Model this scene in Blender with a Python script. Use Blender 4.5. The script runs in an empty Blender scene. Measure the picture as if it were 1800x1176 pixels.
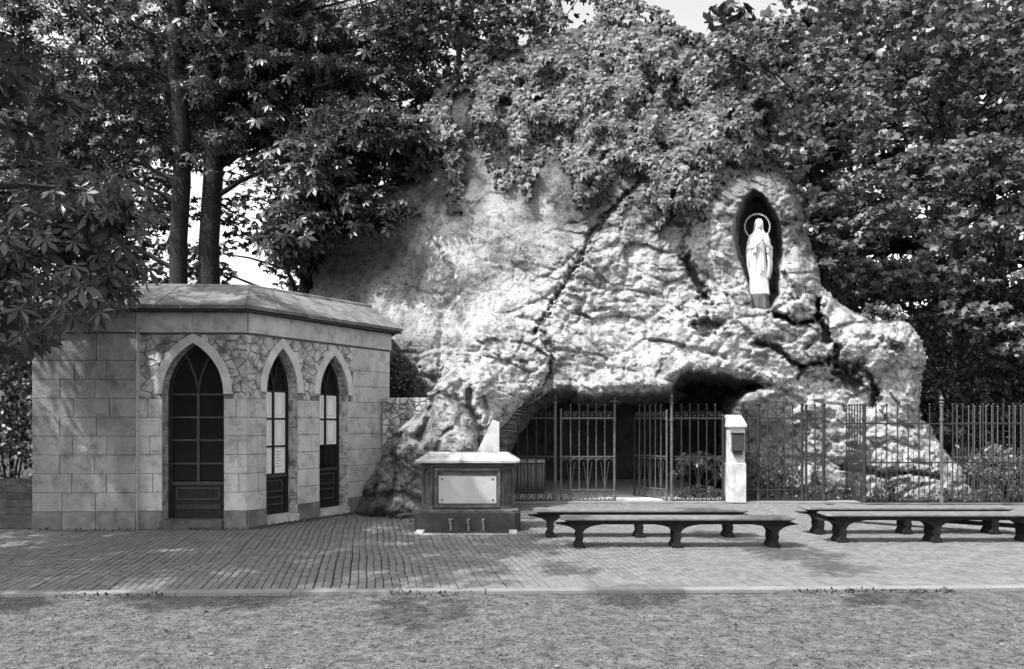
import bpy, bmesh, math, random
import numpy as np
from mathutils import Vector, Matrix, Euler

random.seed(7)
RNG = np.random.default_rng(11)
C = bpy.context.scene.collection
SC = bpy.context.scene
PI = math.pi

# ------------------------------------------------------------------ camera, sky, sun, exposure
F = 1354.0            # focal length in photo pixels
HOR = 740.0           # horizon row
EYE = 1.6
cam_d = bpy.data.cameras.new('camera')
cam = bpy.data.objects.new('camera', cam_d)
C.objects.link(cam)
cam.location = (0, 0, EYE)
cam.rotation_euler = (PI / 2, 0, 0)
cam_d.sensor_width = 36
cam_d.lens = F / 1800 * 36
cam_d.shift_y = (HOR - 588) / 1800
cam_d.clip_start = 0.05
cam_d.clip_end = 600
SC.camera = cam

SUN = Vector((0.53, 0.38, -1.0)).normalized()     # travel direction of the light
w = bpy.data.worlds.new('World')
SC.world = w
w.use_nodes = True
nt = w.node_tree
for n in list(nt.nodes):
    nt.nodes.remove(n)
out = nt.nodes.new('ShaderNodeOutputWorld')
bg = nt.nodes.new('ShaderNodeBackground')
sky = nt.nodes.new('ShaderNodeTexSky')
sky.sky_type = 'NISHITA'
sky.sun_disc = False
sky.sun_elevation = math.asin(-SUN.z)
sky.sun_rotation = math.atan2(-SUN.x, -SUN.y)
sky.air_density = 1.0
sky.dust_density = 3.0
bw = nt.nodes.new('ShaderNodeRGBToBW')
nt.links.new(sky.outputs[0], bw.inputs[0])
nt.links.new(bw.outputs[0], bg.inputs[0])
bg.inputs[1].default_value = 0.15
nt.links.new(bg.outputs[0], out.inputs[0])

sd = bpy.data.lights.new('sun', 'SUN')
sd.energy = 2.35
sd.angle = math.radians(0.6)
sd.color = (1, 0.995, 0.985)
sun = bpy.data.objects.new('sun', sd)
C.objects.link(sun)
sun.rotation_euler = SUN.to_track_quat('-Z', 'Y').to_euler()
SC.view_settings.view_transform = 'Standard'
SC.view_settings.look = 'None'
SC.view_settings.exposure = 1.7
SC.view_settings.gamma = 1
SC.view_settings.use_curve_mapping = False
SC.cycles.max_bounces = 6
SC.cycles.diffuse_bounces = 3


def P(px, py, Y):
    """point of the place seen at a photo position at distance Y"""
    return Vector(((px - 900) / F * Y, Y, EYE + (HOR - py) / F * Y))


def G(px, py):
    """ground point seen there"""
    return P(px, py, F * EYE / (py - HOR))


# ------------------------------------------------------------------ noise
def _h(ix, iy, iz, s):
    n = (ix.astype(np.int64) * 374761393 + iy.astype(np.int64) * 668265263 + iz.astype(np.int64) * 2147483647 + s * 144665) & 0xffffffff
    n = ((n ^ (n >> 13)) * 1274126177) & 0xffffffff
    n = ((n ^ (n >> 16)) * 2246822519) & 0xffffffff
    return ((n ^ (n >> 15)) & 0xffff) / 32767.5 - 1.0


def vn(x, y, z, s=0):
    x = np.asarray(x, float); y = np.asarray(y, float) + 0 * x; z = np.asarray(z, float) + 0 * x
    ix = np.floor(x); iy = np.floor(y); iz = np.floor(z)
    fx = x - ix; fy = y - iy; fz = z - iz
    u = fx * fx * (3 - 2 * fx); v = fy * fy * (3 - 2 * fy); t = fz * fz * (3 - 2 * fz)
    r = 0
    for dx in (0, 1):
        for dy in (0, 1):
            for dz in (0, 1):
                r = r + (u if dx else 1 - u) * (v if dy else 1 - v) * (t if dz else 1 - t) * _h(ix + dx, iy + dy, iz + dz, s)
    return r


def fbm(x, y, z, o=4, s=0):
    r = 0; a = 1.0; f = 1.0; tot = 0
    for i in range(o):
        r = r + a * vn(np.asarray(x) * f + 7.3 * i, np.asarray(y) * f + 3.1 * i, np.asarray(z) * f + 1.7 * i, s + i)
        tot += a; a *= 0.5; f *= 2.03
    return r / tot


def ridged(x, y, z, o=3, s=50):
    r = 0; a = 1.0; f = 1.0; tot = 0
    for i in range(o):
        r = r + a * (1 - np.abs(vn(np.asarray(x) * f, np.asarray(y) * f, np.asarray(z) * f, s + i)) * 2)
        tot += a; a *= 0.5; f *= 2.1
    return r / tot


def facets(x, z, s=0, tilt=1.0):
    """broken, chipped relief: every cell is a plane tilted its own way"""
    x = np.asarray(x, float); z = np.asarray(z, float)
    ix = np.floor(x); iz = np.floor(z)
    best = np.full(x.shape, 1e9); sec = np.full(x.shape, 1e9); val = np.zeros(x.shape)
    o0 = np.zeros(x.shape)
    for dx in (-1, 0, 1):
        for dz in (-1, 0, 1):
            cx_ = ix + dx; cz_ = iz + dz
            px = cx_ + .5 + .48 * _h(cx_, cz_, o0, s); pz = cz_ + .5 + .48 * _h(cx_, cz_, o0, s + 1)
            d = (x - px) ** 2 + (z - pz) ** 2
            tx = _h(cx_, cz_, o0, s + 2); tz = _h(cx_, cz_, o0, s + 3); hh = _h(cx_, cz_, o0, s + 4)
            v = tilt * (tx * (x - px) + tz * (z - pz)) + .35 * hh
            m = d < best
            sec = np.where(m, best, np.minimum(sec, d))
            val = np.where(m, v, val); best = np.where(m, d, best)
    edge = np.clip((np.sqrt(sec) - np.sqrt(best)) * 5, 0, 1)
    return val, edge


def inpoly(x, y, poly):
    x = np.asarray(x, float); y = np.asarray(y, float)
    c = np.zeros(x.shape, bool)
    n = len(poly)
    for i in range(n):
        x1, y1 = poly[i]; x2, y2 = poly[(i + 1) % n]
        if y1 == y2:
            continue
        m = ((y1 > y) != (y2 > y)) & (x < (x2 - x1) * (y - y1) / (y2 - y1) + x1)
        c ^= m
    return c


def segdist(x, y, pts, closed=False):
    d = np.full(np.shape(x), 1e9)
    n = len(pts)
    for i in range(n if closed else n - 1):
        x1, y1 = pts[i]; x2, y2 = pts[(i + 1) % n]
        dx, dy = x2 - x1, y2 - y1
        L = dx * dx + dy * dy + 1e-9
        t = np.clip(((x - x1) * dx + (y - y1) * dy) / L, 0, 1)
        d = np.minimum(d, np.hypot(x - x1 - t * dx, y - y1 - t * dy))
    return d


def sdist(x, y, poly):
    d = segdist(x, y, poly, True)
    return np.where(inpoly(x, y, poly), d, -d)


# ------------------------------------------------------------------ materials (the photograph is black and white: every colour is a grey)
def mat(name, a, b=None, scale=3.0, rough=0.8, bump=0.15, bscale=30.0, spots=None, spot_scale=8.0, spot_amt=0.35,
        streak=False, spec=0.3, trans=0.0, objvar=0.0, attr=None, metal=0.0, attr_mix=None, tint=(1.0, 1.0, 0.985), det=6):
    m = bpy.data.materials.new(name)
    m.use_nodes = True
    t = m.node_tree; N = t.nodes; L = t.links
    N.clear()
    o = N.new('ShaderNodeOutputMaterial')
    p = N.new('ShaderNodeBsdfPrincipled')
    p.inputs['Roughness'].default_value = rough
    p.inputs['Metallic'].default_value = metal
    p.inputs['Specular IOR Level'].default_value = spec
    if b is None:
        b = a * 0.75
    tc = N.new('ShaderNodeTexCoord')
    mp = N.new('ShaderNodeMapping')
    src = tc.outputs['Object']
    if objvar:      # fixed stones: stains run on from one to the next
        src = N.new('ShaderNodeNewGeometry').outputs['Position']
    L.new(src, mp.inputs[0])
    if streak:
        mp.inputs['Scale'].default_value = (1, 1, 0.3)
    n1 = N.new('ShaderNodeTexNoise')
    n1.inputs['Scale'].default_value = scale
    n1.inputs['Detail'].default_value = det
    n1.inputs['Roughness'].default_value = 0.62
    L.new(mp.outputs[0], n1.inputs[0])
    r = N.new('ShaderNodeValToRGB')
    r.color_ramp.elements[0].position = 0.34
    r.color_ramp.elements[1].position = 0.66
    r.color_ramp.elements[0].color = (b * tint[0], b * tint[1], b * tint[2], 1)
    r.color_ramp.elements[1].color = (a * tint[0], a * tint[1], a * tint[2], 1)
    L.new(n1.outputs[0], r.inputs[0])
    col = r.outputs[0]

    def mul(col, sock, lo, hi, fr=(0, 1)):
        mr = N.new('ShaderNodeMapRange')
        mr.inputs['From Min'].default_value = fr[0]; mr.inputs['From Max'].default_value = fr[1]
        mr.inputs['To Min'].default_value = lo; mr.inputs['To Max'].default_value = hi
        L.new(sock, mr.inputs[0])
        mx = N.new('ShaderNodeMix'); mx.data_type = 'RGBA'; mx.blend_type = 'MULTIPLY'
        mx.inputs[0].default_value = 1
        L.new(col, mx.inputs[6]); L.new(mr.outputs[0], mx.inputs[7])
        return mx.outputs[2]
    if name == 'rock_plaster':
        n5 = N.new('ShaderNodeTexNoise'); n5.inputs['Scale'].default_value = 19; n5.inputs['Detail'].default_value = 6; n5.inputs['Roughness'].default_value = .6
        L.new(tc.outputs['Object'], n5.inputs[0])
        col = mul(col, n5.outputs[0], .22, 1.0, (.33, .43))
        nw = N.new('ShaderNodeTexNoise'); nw.inputs['Scale'].default_value = 3; nw.inputs['Detail'].default_value = 4
        L.new(tc.outputs['Object'], nw.inputs[0])
        va = N.new('ShaderNodeVectorMath'); va.operation = 'MULTIPLY_ADD'
        L.new(nw.outputs['Color'], va.inputs[0]); va.inputs[1].default_value = (.5, .5, .5); L.new(tc.outputs['Object'], va.inputs[2])
        vo = N.new('ShaderNodeTexVoronoi'); vo.feature = 'DISTANCE_TO_EDGE'; vo.inputs['Scale'].default_value = 2.6
        L.new(va.outputs[0], vo.inputs[0])
        nm = N.new('ShaderNodeTexNoise'); nm.inputs['Scale'].default_value = 1.7
        L.new(tc.outputs['Object'], nm.inputs[0])
        ad_ = N.new('ShaderNodeMapRange'); ad_.inputs['From Min'].default_value = .5; ad_.inputs['From Max'].default_value = .6; ad_.inputs['To Min'].default_value = .2; ad_.inputs['To Max'].default_value = 0
        L.new(nm.outputs[0], ad_.inputs[0])
        sm_ = N.new('ShaderNodeMath'); sm_.operation = 'ADD'
        L.new(vo.outputs['Distance'], sm_.inputs[0]); L.new(ad_.outputs[0], sm_.inputs[1])
        col = mul(col, sm_.outputs[0], .35, 1.0, (.004, .022))
    if spots is not None:
        n2 = N.new('ShaderNodeTexNoise')
        n2.inputs['Scale'].default_value = spot_scale
        n2.inputs['Detail'].default_value = 8
        n2.inputs['Roughness'].default_value = 0.7
        L.new(src, n2.inputs[0])
        col = mul(col, n2.outputs[0], spots, 1.0, (0.5 - spot_amt * 0.35, 0.52))
    if objvar:
        oi = N.new('ShaderNodeObjectInfo')
        col = mul(col, oi.outputs['Random'], 1 - objvar, 1 + objvar)
    if attr:
        at = N.new('ShaderNodeAttribute'); at.attribute_name = attr
        col = mul(col, at.outputs['Fac'], 0.0, 1.0, (0, 1))
    L.new(col, p.inputs['Base Color'])
    if bump:
        n3 = N.new('ShaderNodeTexNoise')
        n3.inputs['Scale'].default_value = bscale
        n3.inputs['Detail'].default_value = 6
        n3.inputs['Roughness'].default_value = 0.65
        L.new(src, n3.inputs[0])
        bp = N.new('ShaderNodeBump')
        bp.inputs['Strength'].default_value = bump
        bp.inputs['Distance'].default_value = 0.05
        L.new(n3.outputs[0], bp.inputs['Height'])
        L.new(bp.outputs[0], p.inputs['Normal'])
    if trans:
        tr = N.new('ShaderNodeBsdfTranslucent')
        L.new(col, tr.inputs[0])
        ms = N.new('ShaderNodeMixShader'); ms.inputs[0].default_value = trans
        L.new(p.outputs[0], ms.inputs[1]); L.new(tr.outputs[0], ms.inputs[2])
        L.new(ms.outputs[0], o.inputs[0])
    else:
        L.new(p.outputs[0], o.inputs[0])
    return m


M = {}
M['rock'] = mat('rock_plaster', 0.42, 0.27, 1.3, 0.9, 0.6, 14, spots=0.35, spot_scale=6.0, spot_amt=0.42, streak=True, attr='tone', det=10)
M['rock_shade'] = mat('rock_shaded', 0.10, 0.05, 2, 0.95, 0.5, 9)  # darker rock puts the cave and niche shade into the colour
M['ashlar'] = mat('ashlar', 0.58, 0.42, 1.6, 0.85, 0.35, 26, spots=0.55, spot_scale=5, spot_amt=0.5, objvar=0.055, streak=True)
M['ashlar_dirt_shade'] = mat('ashlar_dirt_shade', 0.36, 0.15, 1.1, 0.85, 0.35, 26, spots=0.45, spot_scale=4, spot_amt=0.6, objvar=0.06, streak=True)  # stained ashlar, base darkened to deepen the tree shade on the left wall
M['rubble'] = mat('rubble', 0.56, 0.34, 3, 0.9, 0.6, 22, spots=0.4, spot_scale=6, objvar=0.16)
M['mortar'] = mat('mortar', 0.22, 0.12, 8, 0.95, 0.3, 40)
M['voussoir'] = mat('voussoir', 0.62, 0.46, 6, 0.85, 0.3, 25, objvar=0.06)
M['roof'] = mat('roof_slab', 0.20, 0.10, 3.5, 0.85, 0.3, 20, spots=0.45, spot_scale=5, objvar=0.12, spot_amt=.5)
M['plinth'] = mat('plinth', 0.22, 0.11, 4, 0.9, 0.4, 15, objvar=0.2)
M['darkwood'] = mat('dark_wood', 0.022, 0.012, 12, 0.5, 0.1, 60, spec=0.25)
M['muntin'] = mat('muntin_wood', 0.06, 0.035, 12, 0.5, 0.1, 60)
M['whitepanel'] = mat('white_panel', 0.82, 0.78, 5, 0.5, 0.03, 40)
M['print'] = mat('print_ink', 0.10, 0.08, 5, 0.6, 0)
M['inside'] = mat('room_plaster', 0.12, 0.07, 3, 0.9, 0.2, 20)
M['brick'] = mat('paving_brick', 0.155, 0.11, 5, 0.85, 0.25, 60, objvar=0.14)
M['bricks'] = mat('paving_bricks', 0.155, 0.11, 5, 0.85, 0.25, 60, attr='tone')
M['sand'] = mat('joint_sand', 0.035, 0.022, 8, 0.95, 0.3, 50)
M['gravel'] = mat('gravel_ground', 0.19, 0.075, 6.0, 0.95, 1.0, 30, spots=0.22, spot_scale=18, spot_amt=0.42, det=12)
M['pebble'] = mat('pebble', 0.17, 0.07, 9, 0.9, 0.3, 40, attr='tone')
M['kerb'] = mat('kerb_stone', 0.20, 0.15, 4, 0.85, 0.3, 35, objvar=0.08)
M['iron'] = mat('painted_iron', 0.03, 0.018, 14, 0.55, 0.15, 60, spec=0.3)
M['iron_light'] = mat('weathered_iron', 0.10, 0.055, 14, 0.5, 0.15, 60, spec=0.5)
M['bench'] = mat('bench_stone', 0.022, 0.012, 9, 0.85, 0.35, 40, spec=0.1)
M['plank'] = mat('bench_plank', 0.17, 0.09, 6, 0.6, 0.2, 40, spec=0.4)
M['statue'] = mat('statue_plaster', 0.66, 0.58, 3, 0.55, 0.05, 30)
M['granite'] = mat('dark_stone', 0.12, 0.06, 6, 0.7, 0.25, 35, spots=0.6, spot_scale=5)
M['granite_dk'] = mat('wet_stone', 0.055, 0.028, 6, 0.6, 0.3, 30)
M['capstone'] = mat('cap_stone', 0.46, 0.30, 5, 0.75, 0.25, 30, spots=0.6, spot_scale=6)
M['marble'] = mat('plaque_marble', 0.42, 0.34, 3, 0.35, 0.03, 30, spec=0.5)
M['bolt'] = mat('bolt_metal', 0.03, 0.02, 9, 0.4, 0)
M['pipe'] = mat('tap_metal', 0.28, 0.16, 20, 0.4, 0.1, 60, spec=0.6)
M['whitestone'] = mat('white_stone', 0.55, 0.42, 3, 0.85, 0.2, 28, spots=0.7, spot_scale=5)
M['box'] = mat('box_metal', 0.05, 0.03, 8, 0.5, 0.2, 40)
M['bark'] = mat('tree_bark', 0.028, 0.012, 7, 0.95, 0.8, 18)
M['ivystem'] = mat('vine_bark', 0.07, 0.035, 9, 0.95, 0.7, 30)
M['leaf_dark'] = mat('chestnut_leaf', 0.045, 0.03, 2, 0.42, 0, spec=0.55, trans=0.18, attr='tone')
M['leaf_big'] = mat('large_leaf', 0.07, 0.045, 2, 0.42, 0, spec=0.55, trans=0.2, attr='tone')
M['leaf_ivy'] = mat('creeper_leaf', 0.125, 0.085, 2, 0.5, 0, spec=0.4, trans=0.15, attr='tone')
M['leaf_mid'] = mat('shrub_leaf', 0.105, 0.065, 2, 0.45, 0, spec=0.5, trans=0.15, attr='tone')
M['leaf_far'] = mat('far_leaf', 0.06, 0.035, 2, 0.5, 0, spec=0.35, trans=0.15, attr='tone')
M['floor'] = mat('grotto_floor', 0.62, 0.50, 2, 0.8, 0.15, 30)
M['cloth'] = mat('altar_cloth', 0.30, 0.20, 4, 0.9, 0.1, 20)
M['soil'] = mat('soil', 0.06, 0.03, 5, 0.95, 0.8, 15)
M['fencewood'] = mat('shed_plank', 0.10, 0.05, 7, 0.85, 0.3, 30, objvar=0.2)
M['halo'] = mat('halo_metal', 0.55, 0.4, 9, 0.35, 0, spec=0.7)
gm = bpy.data.materials.new('dark_glass'); gm.use_nodes = True
gp = gm.node_tree.nodes['Principled BSDF']
gp.inputs['Base Color'].default_value = (0.015, 0.015, 0.015, 1)
gp.inputs['Roughness'].default_value = 0.12
gp.inputs['Specular IOR Level'].default_value = 0.14
M['glass'] = gm

# ------------------------------------------------------------------ object helpers
ROOTLOC = {}


def tag(o, label=None, cat=None, group=None, kind=None):
    if label: o['label'] = label
    if cat: o['category'] = cat
    if group: o['group'] = group
    if kind: o['kind'] = kind
    return o


def thing(name, label, cat, loc=(0, 0, 0), group=None):
    o = bpy.data.objects.new(name, None)
    o.empty_display_size = 0.2
    C.objects.link(o)
    o.location = loc
    ROOTLOC[o.name] = Vector(loc)
    return tag(o, label, cat, group)


def rloc(o):
    v = Vector((0, 0, 0))
    while o is not None:
        v += ROOTLOC.get(o.name, Vector((0, 0, 0)))
        o = o.parent
    return v


def link(name, me, parent=None, pivot=None):
    """me holds vertices relative to pivot (world) when given, else relative to the parent's origin"""
    o = bpy.data.objects.new(name, me)
    C.objects.link(o)
    if parent is not None:
        o.parent = parent
    return o


def meshobj(name, verts, faces, material, parent=None, smooth=False, world=True, tone=None, loops=None):
    """verts in world space (world=True) or local to the parent; the origin goes to the piece's centre"""
    V = np.asarray(verts, dtype=float).reshape(-1, 3)
    base = np.array(rloc(parent)) if (parent is not None and world) else np.zeros(3)
    cen = (V.min(0) + V.max(0)) / 2 if len(V) else np.zeros(3)
    me = bpy.data.meshes.new(name)
    V2 = V - cen
    if isinstance(faces, np.ndarray):
        n = faces.shape[1]; nf = faces.shape[0]
        me.vertices.add(len(V2)); me.vertices.foreach_set('co', V2.astype(np.float32).ravel())
        me.loops.add(nf * n); me.loops.foreach_set('vertex_index', faces.astype(np.int32).ravel())
        me.polygons.add(nf)
        me.polygons.foreach_set('loop_start', np.arange(0, nf * n, n, dtype=np.int32))
        me.polygons.foreach_set('loop_total', np.full(nf, n, dtype=np.int32))
        me.update(calc_edges=True)
    else:
        me.from_pydata([tuple(v) for v in V2], [], faces)
        me.update()
    if smooth:
        me.polygons.foreach_set('use_smooth', np.ones(len(me.polygons), bool))
    if tone is not None:
        at = me.attributes.new('tone', 'FLOAT', 'POINT')
        at.data.foreach_set('value', np.asarray(tone, dtype=np.float32))
    me.materials.append(material)
    o = bpy.data.objects.new(name, me)
    C.objects.link(o)
    o.location = Vector(cen - base)
    ROOTLOC[o.name] = Vector(cen - base)
    if parent is not None:
        o.parent = parent
    return o


class MB:
    def __init__(s):
        s.v = []; s.f = []

    def add(s, vs, fs):
        b = len(s.v)
        s.v += [tuple(v) for v in vs]
        s.f += [tuple(i + b for i in f) for f in fs]
        return s

    def box(s, x0, x1, y0, y1, z0, z1, fr=None):
        vs = [(x0, y0, z0), (x1, y0, z0), (x1, y1, z0), (x0, y1, z0), (x0, y0, z1), (x1, y0, z1), (x1, y1, z1), (x0, y1, z1)]
        if fr: vs = [fr(*v) for v in vs]
        return s.add(vs, [(3, 2, 1, 0), (4, 5, 6, 7), (0, 1, 5, 4), (1, 2, 6, 5), (2, 3, 7, 6), (3, 0, 4, 7)])

    def tube(s, pts, rs, n=8, cap=True):
        pts = [Vector(p) for p in pts]
        if not hasattr(rs, '__len__'): rs = [rs] * len(pts)
        rings = []
        up = Vector((0, 0, 1))
        for i, p in enumerate(pts):
            a = pts[max(i - 1, 0)]; b = pts[min(i + 1, len(pts) - 1)]
            d = (b - a)
            if d.length < 1e-9: d = Vector((0, 0, 1))
            d.normalize()
            q = Vector((1, 0, 0)) if abs(d.z) > 0.9 else up
            u = d.cross(q).normalized(); v = u.cross(d).normalized()
            rings.append([p + (u * math.cos(2 * PI * k / n) + v * math.sin(2 * PI * k / n)) * rs[i] for k in range(n)])
        vs = [q for r in rings for q in r]
        fs = []
        for i in range(len(pts) - 1):
            for k in range(n):
                fs.append((i * n + k, i * n + (k + 1) % n, (i + 1) * n + (k + 1) % n, (i + 1) * n + k))
        if cap:
            fs.append(tuple(range(n - 1, -1, -1)))
            fs.append(tuple((len(pts) - 1) * n + k for k in range(n)))
        return s.add(vs, fs)

    def lathe(s, c, prof, n=10):
        c = Vector(c)
        return s.tube([c + Vector((0, 0, z)) for r, z in prof], [max(r, 1e-4) for r, z in prof], n)

    def ball(s, c, r, n=8, m=6, sx=1, sy=1, sz=1):
        c = Vector(c)
        vs = []
        for i in range(m + 1):
            th = PI * i / m
            for k in range(n):
                ph = 2 * PI * k / n
                vs.append((c.x + r * sx * math.sin(th) * math.cos(ph), c.y + r * sy * math.sin(th) * math.sin(ph), c.z + r * sz * math.cos(th)))
        fs = [(i * n + k, (i + 1) * n + k, (i + 1) * n + (k + 1) % n, i * n + (k + 1) % n) for i in range(m) for k in range(n)]
        return s.add(vs, fs)

    def prism(s, poly, h0, h1, fr, bev=0.0):
        """poly in (u,v); extruded h0 -> h1 along the third axis of frame fr(u,h,v); the h1 face may be bevelled"""
        n = len(poly)
        vs = [fr(u, h0, v) for u, v in poly]
        if bev:
            cu = sum(p[0] for p in poly) / n; cv = sum(p[1] for p in poly) / n
            hb = h1 - bev if h1 > h0 else h1 + bev
            vs += [fr(u, hb, v) for u, v in poly]

            def sh(u, v):
                d = math.hypot(u - cu, v - cv) + 1e-6
                k = max(0, 1 - bev * 1.2 / d)
                return cu + (u - cu) * k, cv + (v - cv) * k
            vs += [fr(sh(u, v)[0], h1, sh(u, v)[1]) for u, v in poly]
            L = 2
        else:
            vs += [fr(u, h1, v) for u, v in poly]
            L = 1
        fs = [tuple(range(n - 1, -1, -1)), tuple(L * n + k for k in range(n))]
        for l in range(L):
            for k in range(n):
                fs.append((l * n + k, l * n + (k + 1) % n, (l + 1) * n + (k + 1) % n, (l + 1) * n + k))
        return s.add(vs, fs)

    def build(s, name, material, parent=None, smooth=False, world=True, kind=None):
        me_o = meshobj(name, s.v, s.f, material, parent, False, world)
        bm = bmesh.new(); bm.from_mesh(me_o.data)
        bmesh.ops.recalc_face_normals(bm, faces=bm.faces)
        if smooth:
            for f in bm.faces: f.smooth = True
            for e in bm.edges:
                if len(e.link_faces) == 2 and e.calc_face_angle(0) > 0.7: e.smooth = False
        bm.to_mesh(me_o.data); bm.free()
        if kind: me_o['kind'] = kind
        return me_o


def copy_tree(o, parent=None):
    c = o.copy(); C.objects.link(c)
    if parent is not None:
        c.parent = parent
    for ch in list(o.children):
        copy_tree(ch, c)
    return c


# ------------------------------------------------------------------ leaves
def leaf_proto(kind):
    if kind == 'chestnut':      # hand of six drooping leaflets
        V = []; Fc = []
        for a, l in ((-2.3, .62), (-1.35, .85), (-.5, 1.0), (.35, 1.0), (1.2, .87), (2.1, .6)):
            dx, dy = math.sin(a), math.cos(a)
            nx, ny = dy, -dx
            wd = .17 * l
            b = len(V)
            V += [(0, 0, 0), (dx * l * .62 + nx * wd, dy * l * .62 + ny * wd, -.06), (dx * l, dy * l, -.22 * l), (dx * l * .62 - nx * wd, dy * l * .62 - ny * wd, -.06)]
            Fc.append((b, b + 1, b + 2, b + 3))
        return np.array(V), np.array(Fc)
    if kind == 'ivy':           # three-pointed leaf, tip down
        V = [(0, 0, .0), (.42, -.1, -.05), (.62, .32, -.14), (.27, .42, -.02), (0, 1.0, -.25), (-.27, .42, -.02), (-.62, .32, -.14), (-.42, -.1, -.05), (0, .35, .06)]
        Fc = [(8, 0, 1, 2), (8, 2, 3, 4), (8, 4, 5, 6), (8, 6, 7, 0)]
        return np.array(V), np.array(Fc)
    if kind == 'oval':
        V = [(0, 0, 0), (.28, .45, .05), (0, 1, -.12), (-.28, .45, .05)]
        return np.array(V), np.array([(0, 1, 2, 3)])
    if kind == 'maple':
        V = [(0, 0, 0), (.5, .1, -.05), (.55, .55, -.1), (.2, .55, 0), (0, 1.05, -.15), (-.2, .55, 0), (-.55, .55, -.1), (-.5, .1, -.05)]
        return np.array(V), np.array([(0, 1, 2, 3), (0, 3, 4, 5), (0, 5, 6, 7)])


def unit(a):
    return a / (np.linalg.norm(a, axis=-1, keepdims=True) + 1e-9)


def leaf_arrays(pos, size, kind, tip, nrm, trand=.6, nrand=.6, rng=RNG, tone=(.6, 1.2)):
    N = len(pos)
    pv, pf = leaf_proto(kind)
    t = unit(np.broadcast_to(np.array(tip, float), (N, 3)) + rng.normal(0, trand, (N, 3)))
    n = np.broadcast_to(np.array(nrm, float), (N, 3)) + rng.normal(0, nrand, (N, 3))
    n = unit(n - t * (n * t).sum(1, keepdims=True))
    s = np.cross(t, n)
    sz = (np.asarray(size) * rng.uniform(.65, 1.3, N))[:, None, None]
    V = pos[:, None, :] + sz * (pv[None, :, 0:1] * s[:, None, :] + pv[None, :, 1:2] * t[:, None, :] + pv[None, :, 2:3] * n[:, None, :])
    Fc = pf[None, :, :] + (np.arange(N) * len(pv))[:, None, None]
    tn = np.repeat(rng.uniform(tone[0], tone[1], N), len(pv))
    return V.reshape(-1, 3), Fc.reshape(-1, 4), tn


def leaf_mass(name, pos, size, kind, tip, nrm, material, parent=None, **k):
    V, Fc, tn = leaf_arrays(pos, size, kind, tip, nrm, **k)
    o = meshobj(name, V, Fc, material, parent, tone=tn)
    o['kind'] = 'stuff'
    if parent is not None:
        pass
    return o


def clusters(cen, per, rad, flat=.5, rng=RNG):
    """leaf positions round cluster centres"""
    n = len(cen)
    d = rng.normal(0, 1, (n, per, 3)); d = unit(d) * rng.uniform(0.25, 1, (n, per, 1)) ** .6
    r = (np.asarray(rad) * rng.uniform(.6, 1.3, n))[:, None, None]
    d[:, :, 2] *= flat
    return (cen[:, None, :] + d * r).reshape(-1, 3)


def sample_view(poly, y0, y1, n, thr=None, nscale=1.2, seed=3, rng=RNG, bias=None):
    """points of a volume whose outline as seen from the square is poly"""
    xs = [p[0] for p in poly]; ys = [p[1] for p in poly]
    res = []; tot = 0
    while tot < n:
        m = n * 3
        px = rng.uniform(min(xs), max(xs), m); py = rng.uniform(min(ys), max(ys), m)
        Y = rng.uniform(y0, y1, m)
        k = inpoly(px, py, poly)
        X = (px - 900) / F * Y; Z = EYE + (HOR - py) / F * Y
        if thr is not None:
            k &= fbm(X * nscale, Y * nscale * .6, Z * nscale * 1.4, 3, seed) > thr
        r = np.stack([X, Y, Z], 1)[k]
        res.append(r); tot += len(r)
        if len(res) > 60: break
    return np.concatenate(res)[:n]


def limb(a, b, r0, r1, sag=.3, n=6, wob=.12):
    a = Vector(a); b = Vector(b); L = (b - a).length
    pts = []; rs = []
    for i in range(n + 1):
        t = i / n
        p = a.lerp(b, t) + Vector((0, 0, 1)) * math.sin(t * PI) * sag * L * .3
        if 0 < i < n: p += Vector((random.gauss(0, wob), random.gauss(0, wob), random.gauss(0, wob * .6))) * L * .12
        pts.append(p); rs.append(r0 + (r1 - r0) * t)
    return pts, rs

# ================================================================== GROUND
def kerbY(x):
    return 7.27 + 0.026 * x


def sheet(name, x0, x1, y0, y1, nx, ny, zf, material, kind='structure', tone=None, yf=None):
    xs = np.linspace(x0, x1, nx + 1); ys = np.linspace(y0, y1, ny + 1)
    X, Y = np.meshgrid(xs, ys)
    if yf is not None: Y = yf(X, Y)
    Z = zf(X, Y)
    V = np.stack([X, Y, Z], -1).reshape(-1, 3)
    i = np.arange(ny)[:, None] * (nx + 1) + np.arange(nx)[None, :]
    Fc = np.stack([i, i + 1, i + nx + 2, i + nx + 1], -1).reshape(-1, 4)
    o = meshobj(name, V, Fc, material, None, smooth=True)
    if kind: o['kind'] = kind
    return o


sheet('ground', -150, 150, -60, 240, 30, 30, lambda X, Y: X * 0 - 0.09, M['soil'])
sheet('gravel_path', -12, 12, 1.0, 7.27, 420, 160,
      lambda X, Y: -0.012 + 0.010 * fbm(X * 1.3, Y * 1.3, X * 0, 3, 5) + 0.008 * fbm(X * 9, Y * 9, X * 0, 3, 9) - 0.012 * np.clip((Y - 6.9 - .026 * X) * 3, 0, 1),
      M['gravel'], yf=lambda X, Y: 1 + (Y - 1) * (kerbY(X) - .075 - 1) / 6.27)
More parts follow.
